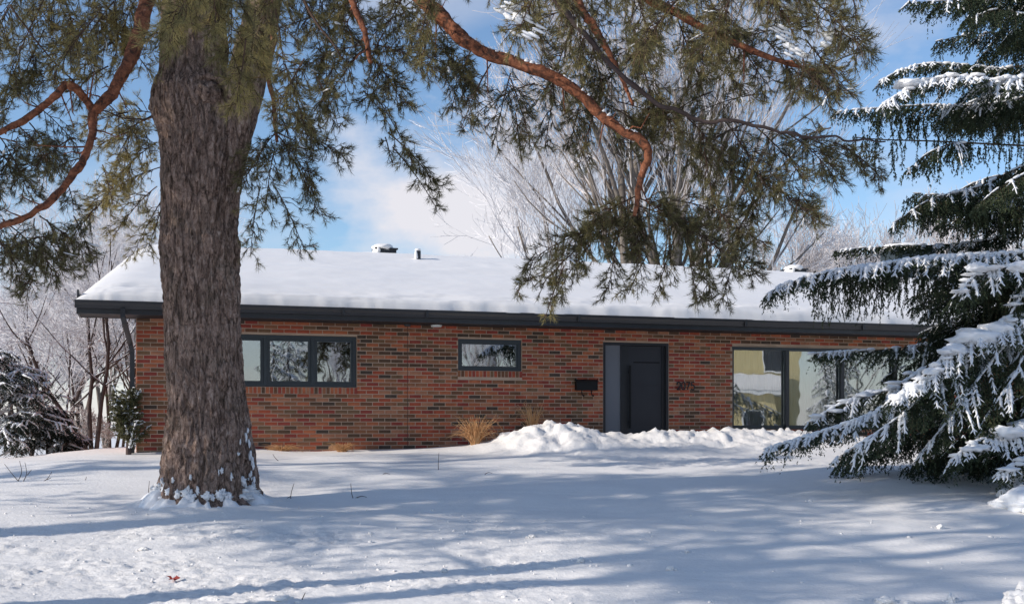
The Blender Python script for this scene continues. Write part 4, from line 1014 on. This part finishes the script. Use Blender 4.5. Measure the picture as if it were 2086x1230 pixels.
# fourth tier: brush branch, then the long snowy bough
bl([(2170,455,16.6),(2080,473,16.5),(2000,492,16.4),(1900,500,16.3),(1800,503,16.2),(1695,512,16.1)], .26, droop=.6, snow=.4, hue=.15, start=.22, sp3=.05)
bl([(2190,500,16),(2080,515,15.6),(1980,520,15.4),(1880,527,15.3),(1780,540,15.2),(1680,556,15.1),(1610,575,15.1),(1560,602,15.1)], .46, droop=.7, snow=.9, hue=.3, sp2=.06)
bl([(2190,500,15.8),(2120,530,15.2),(2050,545,14.9),(1990,560,14.7),(1940,610,14.5)], .46, droop=.95, snow=1., hue=.3)
bl([(2190,505,15.8),(2130,550,15.1),(2100,575,14.9),(2060,640,14.8)], .45, droop=.95, snow=1., hue=.3)
cf.curtain([P(1650,570,15.2), P(1750,560,15.3), P(1850,550,15.3), P(2000,560,15.4), P(2090,560,15.5)], 260, .62, .35)
bl([(2170,560,16.5),(2050,590,16.4),(1960,600,16.4),(1880,640,16.3)], .5, droop=1.1, snow=.1, hue=.15)
# dark bough across the window
bl([(2120,640,17.2),(2000,680,17.1),(1900,700,17),(1800,712,16.9),(1700,718,16.8),(1645,722,16.8)], .38, droop=.8, snow=.7, hue=.3)
bl([(2120,640,17.4),(1980,690,17.2),(1880,730,17.1),(1800,770,17)], .40, droop=1.05, snow=.3, hue=.2)
# dark inner boughs closing the gaps near the stem
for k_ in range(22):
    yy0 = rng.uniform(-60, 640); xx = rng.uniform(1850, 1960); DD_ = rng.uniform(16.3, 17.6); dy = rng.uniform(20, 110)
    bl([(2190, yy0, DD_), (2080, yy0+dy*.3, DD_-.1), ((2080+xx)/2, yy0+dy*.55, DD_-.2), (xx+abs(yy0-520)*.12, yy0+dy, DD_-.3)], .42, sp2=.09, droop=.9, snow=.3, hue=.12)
# great front bough loaded with snow, falling to the lower left
bl([(2190,600,15.6),(2090,640,15.0),(2010,672,14.7),(1940,712,14.5),(1880,770,14.4),(1810,820,14.3)], .55, droop=.65, snow=1., hue=.4, r0=.034)
bl([(2190,610,15.6),(2060,690,15.2),(1950,740,15),(1860,800,14.9),(1760,850,14.8),(1660,885,14.8),(1555,918,14.8)], .50, droop=.6, snow=.85, hue=.3, sp2=.06, r0=.028)
bl([(1900,740,15.3),(1820,790,15.2),(1730,815,15.2),(1650,860,15.1)], .38, droop=.8, snow=.95, hue=.3)
bl([(2000,700,14.8),(1900,790,14.5),(1830,850,14.4),(1760,900,14.4),(1700,935,14.5)], .45, droop=.9, snow=.85, hue=.35)
bl([(2050,700,14.8),(1980,790,14.5),(1930,860,14.4),(1870,930,14.5)], .45, droop=1.0, snow=.8, hue=.4)
bl([(2100,680,14.8),(2070,760,14.5),(2030,820,14.4),(1990,880,14.4)], .45, droop=1.0, snow=.7, hue=.45)
bl([(2190,640,15.6),(2130,720,14.9),(2110,790,14.8),(2080,850,14.8)], .45, droop=1.1, snow=.6, hue=.45)
# dark interior and lower fringe
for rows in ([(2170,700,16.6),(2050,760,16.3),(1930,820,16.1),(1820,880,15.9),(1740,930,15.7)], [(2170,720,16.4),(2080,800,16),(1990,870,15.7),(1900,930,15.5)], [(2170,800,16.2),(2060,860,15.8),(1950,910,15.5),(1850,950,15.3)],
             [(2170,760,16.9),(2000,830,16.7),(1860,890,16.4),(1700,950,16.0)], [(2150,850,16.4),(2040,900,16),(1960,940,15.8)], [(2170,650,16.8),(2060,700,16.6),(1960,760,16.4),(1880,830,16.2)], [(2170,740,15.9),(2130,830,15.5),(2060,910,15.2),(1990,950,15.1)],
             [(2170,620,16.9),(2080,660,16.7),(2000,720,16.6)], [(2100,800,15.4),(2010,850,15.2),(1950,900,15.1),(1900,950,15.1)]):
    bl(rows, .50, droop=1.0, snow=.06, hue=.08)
# lowest snow-laden bough at the right
bl([(2200,840,15.2),(2100,868,14.7),(2040,885,14.4),(1980,905,14.2),(1935,945,14.1)], .42, droop=.8, snow=1., hue=.35, r0=.03)
bl([(2200,870,14.8),(2130,905,14.3),(2080,940,14.0),(2030,968,13.9)], .34, droop=.8, snow=1., hue=.35, r0=.03)
# unseen upper and rear boughs give the tree its body
for k_ in range(26):
    z = rng.uniform(.6, 12); a = rng.uniform(-.5, math.pi+.5); L = (13.2-z)/12.5*3.6+.2
    d = np.array([math.cos(a), math.sin(a)*1.0, 0]); p0 = np.array([spr_x, spr_y, z+.3])
    if d[0] < -.2 and z < 6.3: d[0] = -d[0]
    cf.bough([p0, p0+d*L*.5+[0, 0, -.12*L], p0+d*L+[0, 0, -.38*L]], .5, sp2=.16, sp3=.09, droop=1., snow=.5, hue=.25)
cf.build(spruce, 'spruce_needles', K=10, length=.031, width=.0165)
# heavy caps of snow
cp = MB()
for x, y, D, r_, sd__ in ((1985,690,14.6,(.28,.22,.12),1),(2030,672,14.7,(.20,.2,.09),2),(1945,715,14.5,(.16,.16,.08),3),(2070,660,14.9,(.2,.2,.08),4),(1905,755,14.4,(.13,.15,.06),5),(1865,790,14.4,(.13,.15,.06),6),(1830,812,14.35,(.12,.13,.05),7),(1990,545,14.7,(.13,.13,.06),8),(2075,545,14.9,(.18,.16,.07),9),(2050,880,14.3,(.22,.18,.08),10),(2090,868,14.5,(.2,.2,.08),11),(1850,172,15.5,(.2,.16,.06),12),(1990,912,14.2,(.15,.15,.05),13)):
    blob(cp, P(x, y, D), r_, 3, .3, 2.2, sd__)
tag(cp.build('snow_cap', MAT['treesnow'], spruce, smoothf=True), kind='stuff')
# buried bough end: the smooth heap at the right edge
hp = MB(); hz_ = gz(6.3, 13.9)
for i_, (dx, dy, r_, zz_) in enumerate(((0, 0, (.55, .5, .26), .02), (.45, .25, (.65, .6, .42), .05), (-.32, -.1, (.34, .3, .10), .01), (.9, .3, (.7, .7, .4), 0), (.15, -.25, (.5, .4, .14), 0), (.5, .7, (.5, .5, .5), .1), (-.1, .25, (.3, .3, .26), .03))): blob(hp, (6.25+dx, 13.9+dy, hz_+zz_), r_, 4, .28, 1.9, 3+i_)
tag(hp.build('snow_heap', MAT['treesnow'], None, smoothf=True, origin=(6.25, 13.9, hz_)), 'smooth snow heap under the spruce at the right edge', 'snow heap')

# ------------------------------------------------------------------ bare, frosted trees
class Bare:
    def __init__(s, thin=.022): s.th = thin; s.big = []; s.seg0 = []; s.seg1 = []; s.r = []
    def grow(s, p, d, L, r, lev, up=.12, wob=.16, maxlev=4, kids=(5, 6, 6, 5), ang=.75, minr=.004):
        n = 6 if lev < 2 else (4 if lev < 3 else 3); pts = [p]; dirs = [d]
        for i in range(n):
            d = unit(d+rng.normal(0, wob, 3)+[0, 0, up]); p = p+d*L/n; pts.append(p); dirs.append(d)
        rr = np.linspace(r, max(minr, r*.45), n+1)
        if r > s.th: s.big.append((np.array(pts), rr))
        else:
            for i in range(n): s.seg0.append(pts[i]); s.seg1.append(pts[i+1]); s.r.append((rr[i], rr[i+1]))
        if lev >= maxlev: return
        k = kids[lev]
        for j in range(k):
            t = rng.uniform(.25, 1) if lev else rng.uniform(.35, 1); i = min(int(t*n), n-1); f = t*n-i
            q = pts[i]*(1-f)+pts[i+1]*f; base = dirs[i]
            sd_ = unit(np.cross(base, rng.normal(size=3))); a = ang*rng.uniform(.5, 1.25)
            s.grow(q, unit(base*math.cos(a)+sd_*math.sin(a)), L*rng.uniform(.42, .72)*(1.1-.3*t), max(minr, rr[i]*rng.uniform(.4, .62)), lev+1, up, wob*1.1, maxlev, kids, ang, minr)
    def build(s, root, bark, twig, snow=0, origin=None):
        mb = MB()
        for pts, rr in s.big: tube(mb, pts, rr, 9 if rr[0] > .08 else 6)
        mb.build('trunk', MAT[bark], root, smoothf=True)
        mb = MB(); r_ = np.array(s.r); segs_tube(mb, s.seg0, s.seg1, r_[:, 0], r_[:, 1], 3)
        mb.build('crown', MAT[twig], root)['kind'] = 'stuff'
        if snow:
            mb = MB()
            for pts, rr in s.big:
                dd = nrm(pts[1:]-pts[:-1]); m_ = (np.abs(dd[:, 2]) < .93)&(rng.random(len(dd)) < snow)
                off = np.array([0, 0, 1.])*rr[:-1, None]*.75
                if m_.any(): spindles(mb, (pts[:-1]+off)[m_], (pts[1:]+off)[m_], np.clip(rr[:-1][m_]*.7, .006, .03), 5)
            if mb.n: mb.build('snow', MAT['treesnow'], root, smoothf=True)['kind'] = 'stuff'
def P0(px, D, sink=.15):
    X = (px-CX)/F*D; return np.array([X, D, gz(X, D)-sink])
# the clump of pale trees behind the roof
def clump(px, D, stems, label, H, r, **k):
    b0 = P0(px, D); t = thing('bare_tree', label, 'tree', tuple(b0)); b = Bare(.03)
    for dx, lean in stems:
        p = b0+[dx, rng.uniform(-.3, .3), 0]; b.grow(p, unit([lean, rng.uniform(-.1, .1), 1]), H*rng.uniform(.85, 1.1), r*rng.uniform(.75, 1.1), 0, up=.10, wob=.06, maxlev=4, kids=k.get('kids', (10, 6, 5, 3)), ang=.58, minr=.006)
    b.build(t, k.get('bark', 'bare_bark'), k.get('twig', 'frost_twig'), .25); return t
clump(1298, 34, [(-.15, -.10), (.15, .02), (.3, .10)], 'bare pale-barked tree behind the roof, left one of the pair under the pine bough', 9.6, .23, twig='frost_twig_brown')
clump(1362, 35, [(-.1, .04), (.2, .16), (.35, .34)], 'bare pale-barked tree behind the roof, right one of the pair under the pine bough', 9.6, .22)
clump(1215, 36.5, [(-.3, -.38), (.2, -.20)], 'slender bare tree spreading its frosted twigs left against the cloud', 7.6, .10, kids=(11, 6, 5, 3))
# unique far trees, then copies
def copy_tree(src, loc, rz, sc_, label, group=None):
    c = src.copy(); COL.objects.link(c); c.location = loc; c.rotation_euler = (0, 0, rz); c.scale = (sc_,)*3; c['label'] = label
    if group: c['group'] = group
    elif 'group' in c: del c['group']
    for ch in list(src.children):
        d = ch.copy(); COL.objects.link(d); d.parent = c
        for g_ in ch.children: e_ = g_.copy(); COL.objects.link(e_); e_.parent = d
    return c
def far_tree(px, D, H, label, twig, bark='bare_bark', group=None):
    b0 = P0(px, D); t = thing('bare_tree', label, 'tree', tuple(b0), group); b = Bare(.03)
    for k_ in range(3): b.grow(b0+[rng.uniform(-.3, .3), 0, 0], unit([rng.uniform(-.25, .25), rng.uniform(-.2, .2), 1]), H*.62, .11, 0, up=.1, wob=.07, maxlev=4, kids=(9, 6, 5, 3), ang=.62, minr=.009)
    b.build(t, bark, twig); return t
ft = [far_tree(1640, 52, 10.2, 'brownish frosted bare tree standing just right of the pine bough', 'frost_twig_brown', group='frosted bare trees far behind the house'), far_tree(1770, 56, 11.2, 'frosted bare tree rising behind the chimney', 'frost_twig', group='frosted bare trees far behind the house')]
ORD = ['first', 'second', 'third', 'fourth', 'fifth', 'sixth', 'seventh', 'eighth', 'ninth']
SECT = [([(820, 74, .78), (885, 66, .88), (930, 62, .86), (975, 68, .95), (1020, 62, .84), (1065, 66, .95), (1110, 60, .85), (1170, 64, .95)], '%s from the left of the low frosted trees right of the vent pipe'),
        ([(1480, 64, .85), (1560, 58, .8), (1700, 60, .98), (1840, 55, .95), (1910, 62, 1.2), (2000, 58, 1.0), (2080, 66, 1.2)], '%s from the left of the far bare trees behind the right end of the roof'),
        ([(-150, 66, .8), (-40, 62, .62), (70, 66, .66), (150, 60, .8), (215, 62, .98), (290, 60, 1.02), (360, 66, .92)], '%s from the left of the far bare trees beyond the left end of the house')]
for rows, lb in SECT:
    for i, (px, D, s_) in enumerate(rows):
        copy_tree(ft[int(rng.integers(2))], tuple(P0(px, D)), rng.uniform(0, 6), s_*rng.uniform(.93, 1.05), lb % ORD[i], 'frosted bare trees far behind the house')
# garden trees left of the house
def garden(px, D, stems, label, bark='dark_bark', twig='frost_twig_brown', H=2.9, r=.075, kids=(7, 6, 5, 3), snow=.6, ang=.8):
    b0 = P0(px, D); t = thing('garden_tree', label, 'tree', tuple(b0)); b = Bare(.014)
    for dx, lean, h_ in stems: b.grow(b0+[dx, rng.uniform(-.1, .1), 0], unit([lean, rng.uniform(-.15, .15), 1]), H*h_, r*rng.uniform(.7, 1.1), 0, up=.07, wob=.09, maxlev=4, kids=kids, ang=ang, minr=.0045)
    b.build(t, bark, twig, snow); return t
garden(190, 24.5, [(0, -.12, 1.2), (.03, .03, 1.3), (0, -.45, 1.0)], 'dark forked garden tree with snowy twigs, nearest left of the cedar', twig='frost_twig', r=.062, snow=.9)
garden(222, 26.5, [(0, .10, 1.25), (.1, -.05, 1.2), (.28, .05, 1.3)], 'dark thin-stemmed garden tree just left of the house corner', twig='frost_twig', r=.05, snow=.9)
garden(120, 28, [(0, -.3, 1.1), (.1, .2, 1.2), (.3, 0, 1.0)], 'pale twiggy garden tree behind the snowy yew', twig='frost_twig', r=.05, H=3.2)
garden(262, 29, [(0, 0, 1.2), (.2, .1, 1.25)], 'slender frosted tree close to the house end wall', twig='frost_twig', r=.06, H=3.6)
garden(50, 30, [(0, -.2, 1.1), (.2, .2, 1.0), (-.3, .1, .9)], 'low spreading frosted tree above the snowy yew', twig='frost_twig', r=.055, H=2.8)
garden(160, 32, [(0, -.1, 1.2), (.2, .15, 1.2), (-.4, .1, 1.1)], 'tall frosted tree beyond the garden trees', twig='frost_twig', r=.07, H=4.2)
garden(-20, 33, [(0, .1, 1.2), (.4, .15, 1.0), (-.4, .1, 1.1)], 'frosted tree at the far left edge of the garden', twig='frost_twig', r=.07, H=3.4)
# snow-laden yew hedge bushes and the cedar
def bush(name, label, cat, px, D, rad, H, n, mat, snow, hue, reach=.34, droop=.7, up=.5, K=8, origin_z=0, L3=.10, sp2=.10):
    b0 = P0(px, D, .02); t = thing(name, label, cat, tuple(b0)); c = Conifer()
    for k_ in range(n):
        z = H*rng.random()**.9; a = rng.uniform(0, 2*math.pi); L = rad*math.sqrt(max(.08, 1-(z/H)**1.7))*rng.uniform(.75, 1.1)
        d = np.array([math.cos(a), math.sin(a), up*rng.uniform(.4, 1.2)]); p0 = b0+np.array([0, 0, z*.82]); 
        c.bough([p0, p0+d*L*.55, p0+d*L+[0, 0, -.28*L]], reach, sp2=sp2, sp3=.06, L3=L3, droop=droop, snow=snow, hue=hue, r0=.012, start=.3)
    c.build(t, mat, K=K, length=.024, width=.013)
    tb = MB(); tube(tb, [b0-[0, 0, .1], b0+[0, 0, H*.8]], [.05, .02], 8); tb.build('stem', MAT['dark_bark'], t)
    return t
bush('yew_bush', 'broad dark evergreen bush heavy with snow at the left edge', 'bush', -8, 21, 1.5, 2.35, 72, 'yew_needles', .55, .3)
bush('yew_bush', 'low dark evergreen bush with snow pads, right of the broad one', 'bush', 98, 21.6, .72, 1.05, 40, 'yew_needles', .5, .35)
bush('cedar_bush', 'small yellow-green cedar with snow clumps at the house corner', 'bush', 262, 18.75, .33, 1.12, 54, 'cedar_needles', .28, .75, reach=.15, droop=.1, up=2.2, K=14, L3=.08)
garden(165, 25.8, [(0, -.3, .5), (.1, .2, .5), (-.2, .1, .4), (.3, .3, .4)], 'low brown leafless shrub at the foot of the garden trees', bark='twig', twig='frost_twig_brown', r=.02, H=1.6)
# ------------------------------------------------------------------ across the street, mirrored in the windows; pines on the sun side that shade the lawn
def young(loc, H, label, n=64, snow=.8, dens=1.):
    z0 = gz(*loc); t = thing('snowy_spruce', label, 'tree', (*loc, z0)); c = Conifer(); b0 = np.array([*loc, z0])
    for k_ in range(n):
        z = .3+(H-.5)*((k_+rng.random())/n); a = k_*2.4+rng.uniform(-.4, .4); L = (H-z)/H*H*.28+.15
        d = np.array([math.cos(a), math.sin(a), 0]); p0 = b0+[0, 0, z]
        c.bough([p0, p0+d*L*.5+[0, 0, -.05*L], p0+d*L+[0, 0, -.35*L]], .45*min(1, L), sp2=.15, sp3=.10, L3=.16, droop=.8, snow=snow, hue=.3)
    tb = MB(); tube(tb, [b0-[0, 0, .2], b0+[0, 0, H]], [.13, .01], 10); tb.build('trunk', MAT['dark_bark'], t)
    c.build(t, 'spruce_needles', K=8, length=.035, width=.013); return t
ys_ = young((6.5, -4.0), 5.6, 'snow covered spruce mirrored in the right pane of the three-pane window')
for (x, y), s_, lb in (((9.3, -8.5), 1.25, 'snow covered spruce mirrored in the small window'), ((3.4, -10), 1.1, 'snow covered spruce mirrored at the left of the three-pane window'), ((13.2, -6.0), .95, 'snow covered spruce mirrored beside the front door'), ((19.6, 11.8), .72, 'nearer young snowy spruce mirrored in the picture window'), ((24.5, 8.6), .95, 'taller snowy spruce mirrored in the picture window'), ((21.0, 14.5), .6, 'smallest snowy spruce mirrored in the picture window')):
    copy_tree(ys_, (x, y, gz(x, y)), rng.uniform(0, 6), s_, lb)
def shade_pine(loc, H, r_, n, label, z_lo):
    z0 = gz(*loc); t = thing('shade_pine', label, 'tree', (*loc, z0)); b0 = np.array([*loc, z0])
    tb = MB(); tube(tb, [b0+[.1*math.sin(i), 0, H*i/10-.2] for i in range(11)], np.linspace(.26, .06, 11), 14, flaky)
    a_, b_, tw = [], [], []
    for k_ in range(n):
        z = z_lo+(H-z_lo)*(k_+rng.random())/n; a = rng.uniform(0, 2*math.pi); L = r_*rng.uniform(.6, 1.1)*math.sqrt(max(.1, 1-((z-z_lo)/(H-z_lo))**2))
        d = np.array([math.cos(a), math.sin(a), rng.uniform(-.05, .25)]); p0 = b0+[0, 0, z]; tube(tb, [p0, p0+d*L*.5, p0+d*L], [.05, .03, .012], 5)
        for j in range(int(64*L/r_)):
            s_ = rng.uniform(.35, 1.05); q_ = p0+d*L*s_+rng.normal(0, .30, 3)*[1, 1, .35]; e_ = unit(d+rng.normal(0, .8, 3)); a_.append(q_); b_.append(q_+e_*.22)
    tb.build('trunk', MAT['bark'], t, smoothf=True)
    mb = MB(); needles(mb, a_, b_, 18, .13, .75, .018, np.clip(rng.normal(.4, .12, len(a_)), 0, 1)); mb.build('needles', MAT['pine_needles'], t, tint=True)['kind'] = 'stuff'
shade_pine((-10.6, 5.9), 9.8, 2.3, 18, 'pine outside the left edge whose shadow streaks the front of the lawn', 6.2)
shade_pine((-10.8, 9.6), 9.0, 2.4, 44, 'pine outside the left edge whose shadow falls beside the great trunk', 4.0)
shade_pine((-17.5, 11.5), 11, 2.6, 26, 'pine farther left whose shadow reaches the left end of the roof', 4.0)
shade_pine((-15.5, 2.2), 12, 2.6, 18, 'pine farther left whose shadow crosses the right of the lawn', 8.2)
shade_pine((-8.7, 7.4), 8.0, 2.0, 9, 'pine outside the left edge, nearest the great trunk, shading the right of the lawn', 4.4)
shade_pine((-13.6, 8.6), 10.5, 2.3, 34, 'pine outside the left edge whose shadow lies across the middle of the lawn', 6.2)
# yellow house
fx, fy = 30.5, -2.0; fn = math.atan2(.70, -.745)
yh = thing('yellow_house', 'yellow two-storey house with snowy porch roof mirrored in the picture window', 'house', (fx, fy, 0), rotz=fn-math.pi/2)
def yp(mb, name, mat, parent=yh, **k): return mb.build(name, mat, parent, origin=(0, 0, 0), **k)
b = MB(); b.box(-8, 2.4, -9, 0, -.5, 6.2); v = [(-8, 0, 6.2), (-8, -9, 6.2), (-8, -4.5, 8.6), (2.4, 0, 6.2), (2.4, -9, 6.2), (2.4, -4.5, 8.6)]; b.add(v, t=[(0, 1, 2), (3, 5, 4)]); yp(b, 'wall', MAT['yellow_siding'])
b = MB(); b.add([(-8.5, .5, 6.05), (2.9, .5, 6.05), (2.9, -4.5, 8.75), (-8.5, -4.5, 8.75), (-8.5, -9.5, 6.05), (2.9, -9.5, 6.05)], q=[(0, 1, 2, 3), (3, 2, 5, 4)]); yp(b, 'roof', MAT['roofsnow'])
b = MB(); b.box(-8, 1.2, 0, 3.2, -.5, 2.9); yp(b, 'porch_wall', MAT['yellow_siding'])
b = MB(); b.box(-8.3, 1.6, 0, 3.55, 2.905, 3.1); yp(b, 'porch_fascia', MAT['white_trim'])
b = MB(); nn_ = 12; 
for i in range(nn_): b.box(-8.35, 1.65, 3.6-(i+1)*.29, 3.6-i*.29+.0, 3.105, 3.25+.65*math.sin((i+.6)/nn_*math.pi*.5)); 
yp(b, 'porch_snow', MAT['roofsnow'])
for x, z, w_, h_, y in ((-5.5, 4.0, 1.5, 1.3, 0), (-1.6, 4.0, 1.3, 1.3, 0), (1.2, 4.0, 1.1, 1.3, 0), (-6.2, .9, 1.6, 1.4, 3.2), (-2.6, .9, 1.6, 1.4, 3.2), (.2, .1, .9, 2.1, 3.2)):
    b = MB(); frame_bars(b, x-w_/2, x+w_/2, z, z+h_, y+.002, y+.06, .1); wf = yp(b, 'window', MAT['white_trim']); b = MB(); b.box(x-w_/2+.1, x+w_/2-.1, y+.003, y+.02, z+.1, z+h_-.1); yp(b, 'pane', MAT['door_paint'], wf)
for i_, (px_, py_, s_) in enumerate(((48, -30, 1.3), (38, -36, 1.4), (26, -38, 1.2), (14, -40, 1.3), (4, -42, 1.25), (-6, -38, 1.2), (56, -16, 1.3), (60, 2, 1.2), (54, 16, 1.1))):
    copy_tree(ft[int(rng.integers(2))], (px_, py_, gz(px_, py_)-.1), rng.uniform(0, 6), s_*.8, 'bare tree across the street, %s in the row that curves round behind the yellow house' % ORD[i_], 'bare trees across the street')

# ------------------------------------------------------------------ dry grasses, twigs, loose snow
def grass(px, py, D, n, H, spread, label, curl=.5):
    b0 = P(px, py, D); b0[2] = gz(b0[0], b0[1])-.03; t = thing('dry_grass', label, 'grass clump', tuple(b0)); mb = MB(); cs = []
    for _ in range(n):
        a = rng.uniform(0, 2*math.pi); h_ = H*rng.uniform(.45, 1.05); s_ = spread*rng.uniform(.1, 1); d = np.array([math.cos(a), math.sin(a)*.5, 0]); p = b0+d*.07*rng.random()
        q = [p+d*s_*(k/5)**1.6+np.array([0, 0, h_*(k/5)*(1-curl*(k/5)**3*rng.uniform(.3, 1.2))]) for k in range(6)]
        c = rng.random()
        for k in range(5): segs_tube(mb, [q[k]], [q[k+1]], .0052*(1-.15*k), .0052*(1-.15*(k+1)), 3, c=np.array([c]))
    mb.build('blades', MAT['dry_grass'], t, tint=True)['kind'] = 'stuff'; return t
def on_wall(px, out): return Y0/(1-(px-CX)/F*math.tan(TH))-out
grass(968, 897, on_wall(968, .75), 230, .68, .46, 'large tawny clump of dead grass against the bricks below the small window', .6)
grass(1085, 868, on_wall(1085, .4), 80, .78, .34, 'thin clump of dead grass standing behind the shovelled snow bank')
grass(575, 914, on_wall(575, .25), 190, .22, .34, 'low fringe of dead grass at the wall foot beside the pine trunk', .8)
grass(698, 911, on_wall(698, .25), 200, .26, .22, 'short rust-coloured tuft of dead grass at the wall foot under the three-pane window', .7)
def twig(px, py, D, branches, label, cat='twig'):
    b0 = P(px, py, D); b0[2] = gz(b0[0], b0[1])-.02; t = thing('twig', label, cat, tuple(b0)); mb = MB()
    for row in branches:
        c = cr([b0+np.array([x, rng.uniform(-.03, .03)*i, z]) for i, (x, z) in enumerate(row)], 4); tube(mb, c, np.linspace(.0055, .0028, len(c)), 5)
    mb.build('stem', MAT['twig'], t); return t
def depth_for(py, px=1043):
    """distance at which the snow surface sits on this picture row"""
    Ds = np.arange(9.0, 22, .02); rows = HY+(EYE-ground_h((px-CX)/F*Ds, Ds, False))*F/Ds
    return float(Ds[np.argmax(rows < py)])
D_ = depth_for(980, 30)
twig(40, 980, D_, [[(0, 0), (-.08, .10), (-.20, .24)], [(-.02, .02), (.02, .14), (.0, .28)], [(.04, 0), (.10, .12), (.06, .26)], [(.1, .10), (.16, .17)]], 'leafless sapling twigs poking through the snow near the left edge', 'sapling')
twig(92, 978, D_, [[(-.05, 0), (.03, .05), (.10, .14)], [(.02, .04), (.07, .06)]], 'short bent twig just right of the sapling at the left edge')
for px, py, rows, lb in ((303, 1012, [[(0, 0), (.005, .1), (-.01, .2)]], 'single thin stem in the snow left of the pine trunk'), (592, 1015, [[(0, 0), (.01, .09), (.035, .2)], [(.005, .05), (-.05, .02)]], 'forked stem in the snow right of the pine trunk'),
                         (720, 1014, [[(0, 0), (-.02, .08), (-.03, .2)], [(0, .01), (.09, .04), (.16, .03)], [(.05, .02), (.1, -.0)]], 'tall curved stem with fallen side shoots in the middle of the lawn'),
                         (893, 957, [[(0, 0), (0, .13), (.005, .26)]], 'straight stem standing left of the snow bank'), (775, 965, [[(0, 0), (.07, .03), (.13, .02)]], 'fallen stick lying behind the tall curved stem'),
                         (985, 965, [[(0, 0), (.06, .04), (.12, .03)]], 'fallen stick in front of the snow bank'), (570, 938, [[(0, .0), (-.07, .06), (-.10, .12)], [(0, 0), (.05, -.0)]], 'bent stick near the wall foot beside the pine'), (612, 1222, [[(0, 0), (.02, .04), (.04, .08)]], 'stub of a stem at the bottom edge of the lawn'),
                         (170, 978, [[(0, 0), (.03, .03), (.05, .07)]], 'tiny stem on the shaded snow left of the pine')):
    twig(px, py, depth_for(py, px), rows, lb)
def lump(px, py, r_, label, seed, sub=3, n=.35):
    D = depth_for(py, px); b0 = P(px, py, D); b0[2] = gz(b0[0], b0[1]); mb = MB(); blob(mb, b0+[0, 0, r_[2]*.15], np.array(r_)*[.8, .8, .75], 4, .32, 2.2, seed)
    for k_ in range(3): blob(mb, b0+[rng.normal(0, r_[0]), rng.normal(0, r_[1]), .0], np.array(r_)*rng.uniform(.2, .45), 2, .45, 2.4, seed+k_)
    tag(mb.build('snow_lump', MAT['snow'], None, smoothf=True, origin=b0), label, 'snow lump', 'loose lumps of snow on the lawn')
for i, (px, py, r_, lb) in enumerate(((577, 1222, (.10, .07, .045), 'flat snow lump at the bottom edge left of centre'), (998, 1160, (.075, .06, .035), 'rounded snow lump in the shade below the middle of the lawn'), (1183, 1142, (.042, .04, .04), 'knobbly snow lump in blue shade right of centre'),
        (1366, 1160, (.045, .04, .04), 'pointed snow lump on the rim of a shadow streak'), (1400, 1124, (.03, .03, .025), 'small snow crumb right of the knobbly lump'), (1651, 1022, (.03, .03, .035), 'small bright snow nub in the sunny streak'),
        (1916, 1076, (.05, .04, .05), 'frosty snow lump in blue shade at the right'), (2018, 1094, (.03, .03, .02), 'small snow crumb near the right edge'), (1805, 1226, (.10, .08, .05), 'snow lump at the bottom edge, left of the upright one'),
        (1938, 1228, (.04, .036, .085), 'small upright cone of snow at the bottom edge'), (1163, 1232, (.02, .02, .02), 'tiny crumb of snow at the bottom edge'), (293, 1120, (.05, .05, .03), 'low snow lump on the crumbled strip at the left'), (1085, 1093, (.05, .04, .03), 'snow lump on the ridge of crumbled snow'), (905, 1163, (.03, .03, .03), 'little snow crumb left of the rounded lump'))):
    lump(px, py, r_, lb, i+3)
# crumbs of snow too many to count
mb = MB()
px = rng.uniform(-50, 2150, 620); py = rng.uniform(1035, 1235, 620); ok = rng.random(620) < np.where(px < 1150, .85, .22); px, py = px[ok], py[ok]
DD = 9.2+(1232-py)/200*4.4; XX_ = (px-CX)/F*DD; ZZ_ = ground_h(XX_, DD); RR_ = rng.uniform(.004, .012, len(px))*np.where(rng.random(len(px)) < .93, 1, 1.9)
v_, f_ = ICO[1]
for i in range(len(px)):
    k_ = 1+.35*rng.uniform(-1, 1, len(v_)); mb.add(v_*k_[:, None]*RR_[i]*[1.3, 1.2, 1]+[XX_[i], DD[i], ZZ_[i]+RR_[i]*.25], t=f_)
tag(mb.build('snow_crumbs', MAT['snow'], None, smoothf=True, origin=(0, 11, .4)), 'fine crumbs of snow strewn over the lawn', kind='stuff')
# piled chunk in the near right corner
D = 8.9; b0 = P(2085, 1235, D); b0[2] = gz(b0[0], b0[1]); mb = MB()
for i, (dx, dy, dz, r_) in enumerate(((0, 0, .03, .17), (.14, .05, .08, .2), (-.11, 0, -.01, .11), (.05, -.1, 0, .15), (.25, .1, .1, .22), (-.02, .03, .12, .10), (.08, .02, .16, .10))): blob(mb, b0+[dx, dy, dz], (r_, r_, r_*.85), 4, .3, 2.6, i+40)
tag(mb.build('snow_pile', MAT['snow'], None, smoothf=True, origin=b0), 'heap of broken bright snow in the bottom right corner', 'snow pile')
# dead red leaf
D = depth_for(1184, 353); b0 = P(353, 1184, D); b0[2] = gz(b0[0], b0[1]); mb = MB()
star = []
for k in range(15):
    a = k/15*2*math.pi; r_ = (.062 if k % 3 == 0 else (.03 if k % 3 == 1 else .036)); star.append(b0+np.array([r_*math.cos(a), r_*math.sin(a)*.8, .035+.02*math.sin(a*2)]))
mb.add([b0+[0, 0, .02]]+star+[s_+[0, 0, -.003] for s_ in star], t=[(0, 1+k, 1+(k+1) % 15) for k in range(15)], q=[(1+k, 16+k, 16+(k+1) % 15, 1+(k+1) % 15) for k in range(15)])
tube(mb, [b0+[0, 0, .02], b0+[.05, -.03, .03]], [.002, .0015], 5)
tag(mb.build('fallen_leaf', MAT['red_leaf'], None, origin=b0), 'curled dead red leaf lying on the crumbled snow at the left', 'leaf')

print('polygons', sum(len(m.polygons) for m in bpy.data.meshes))
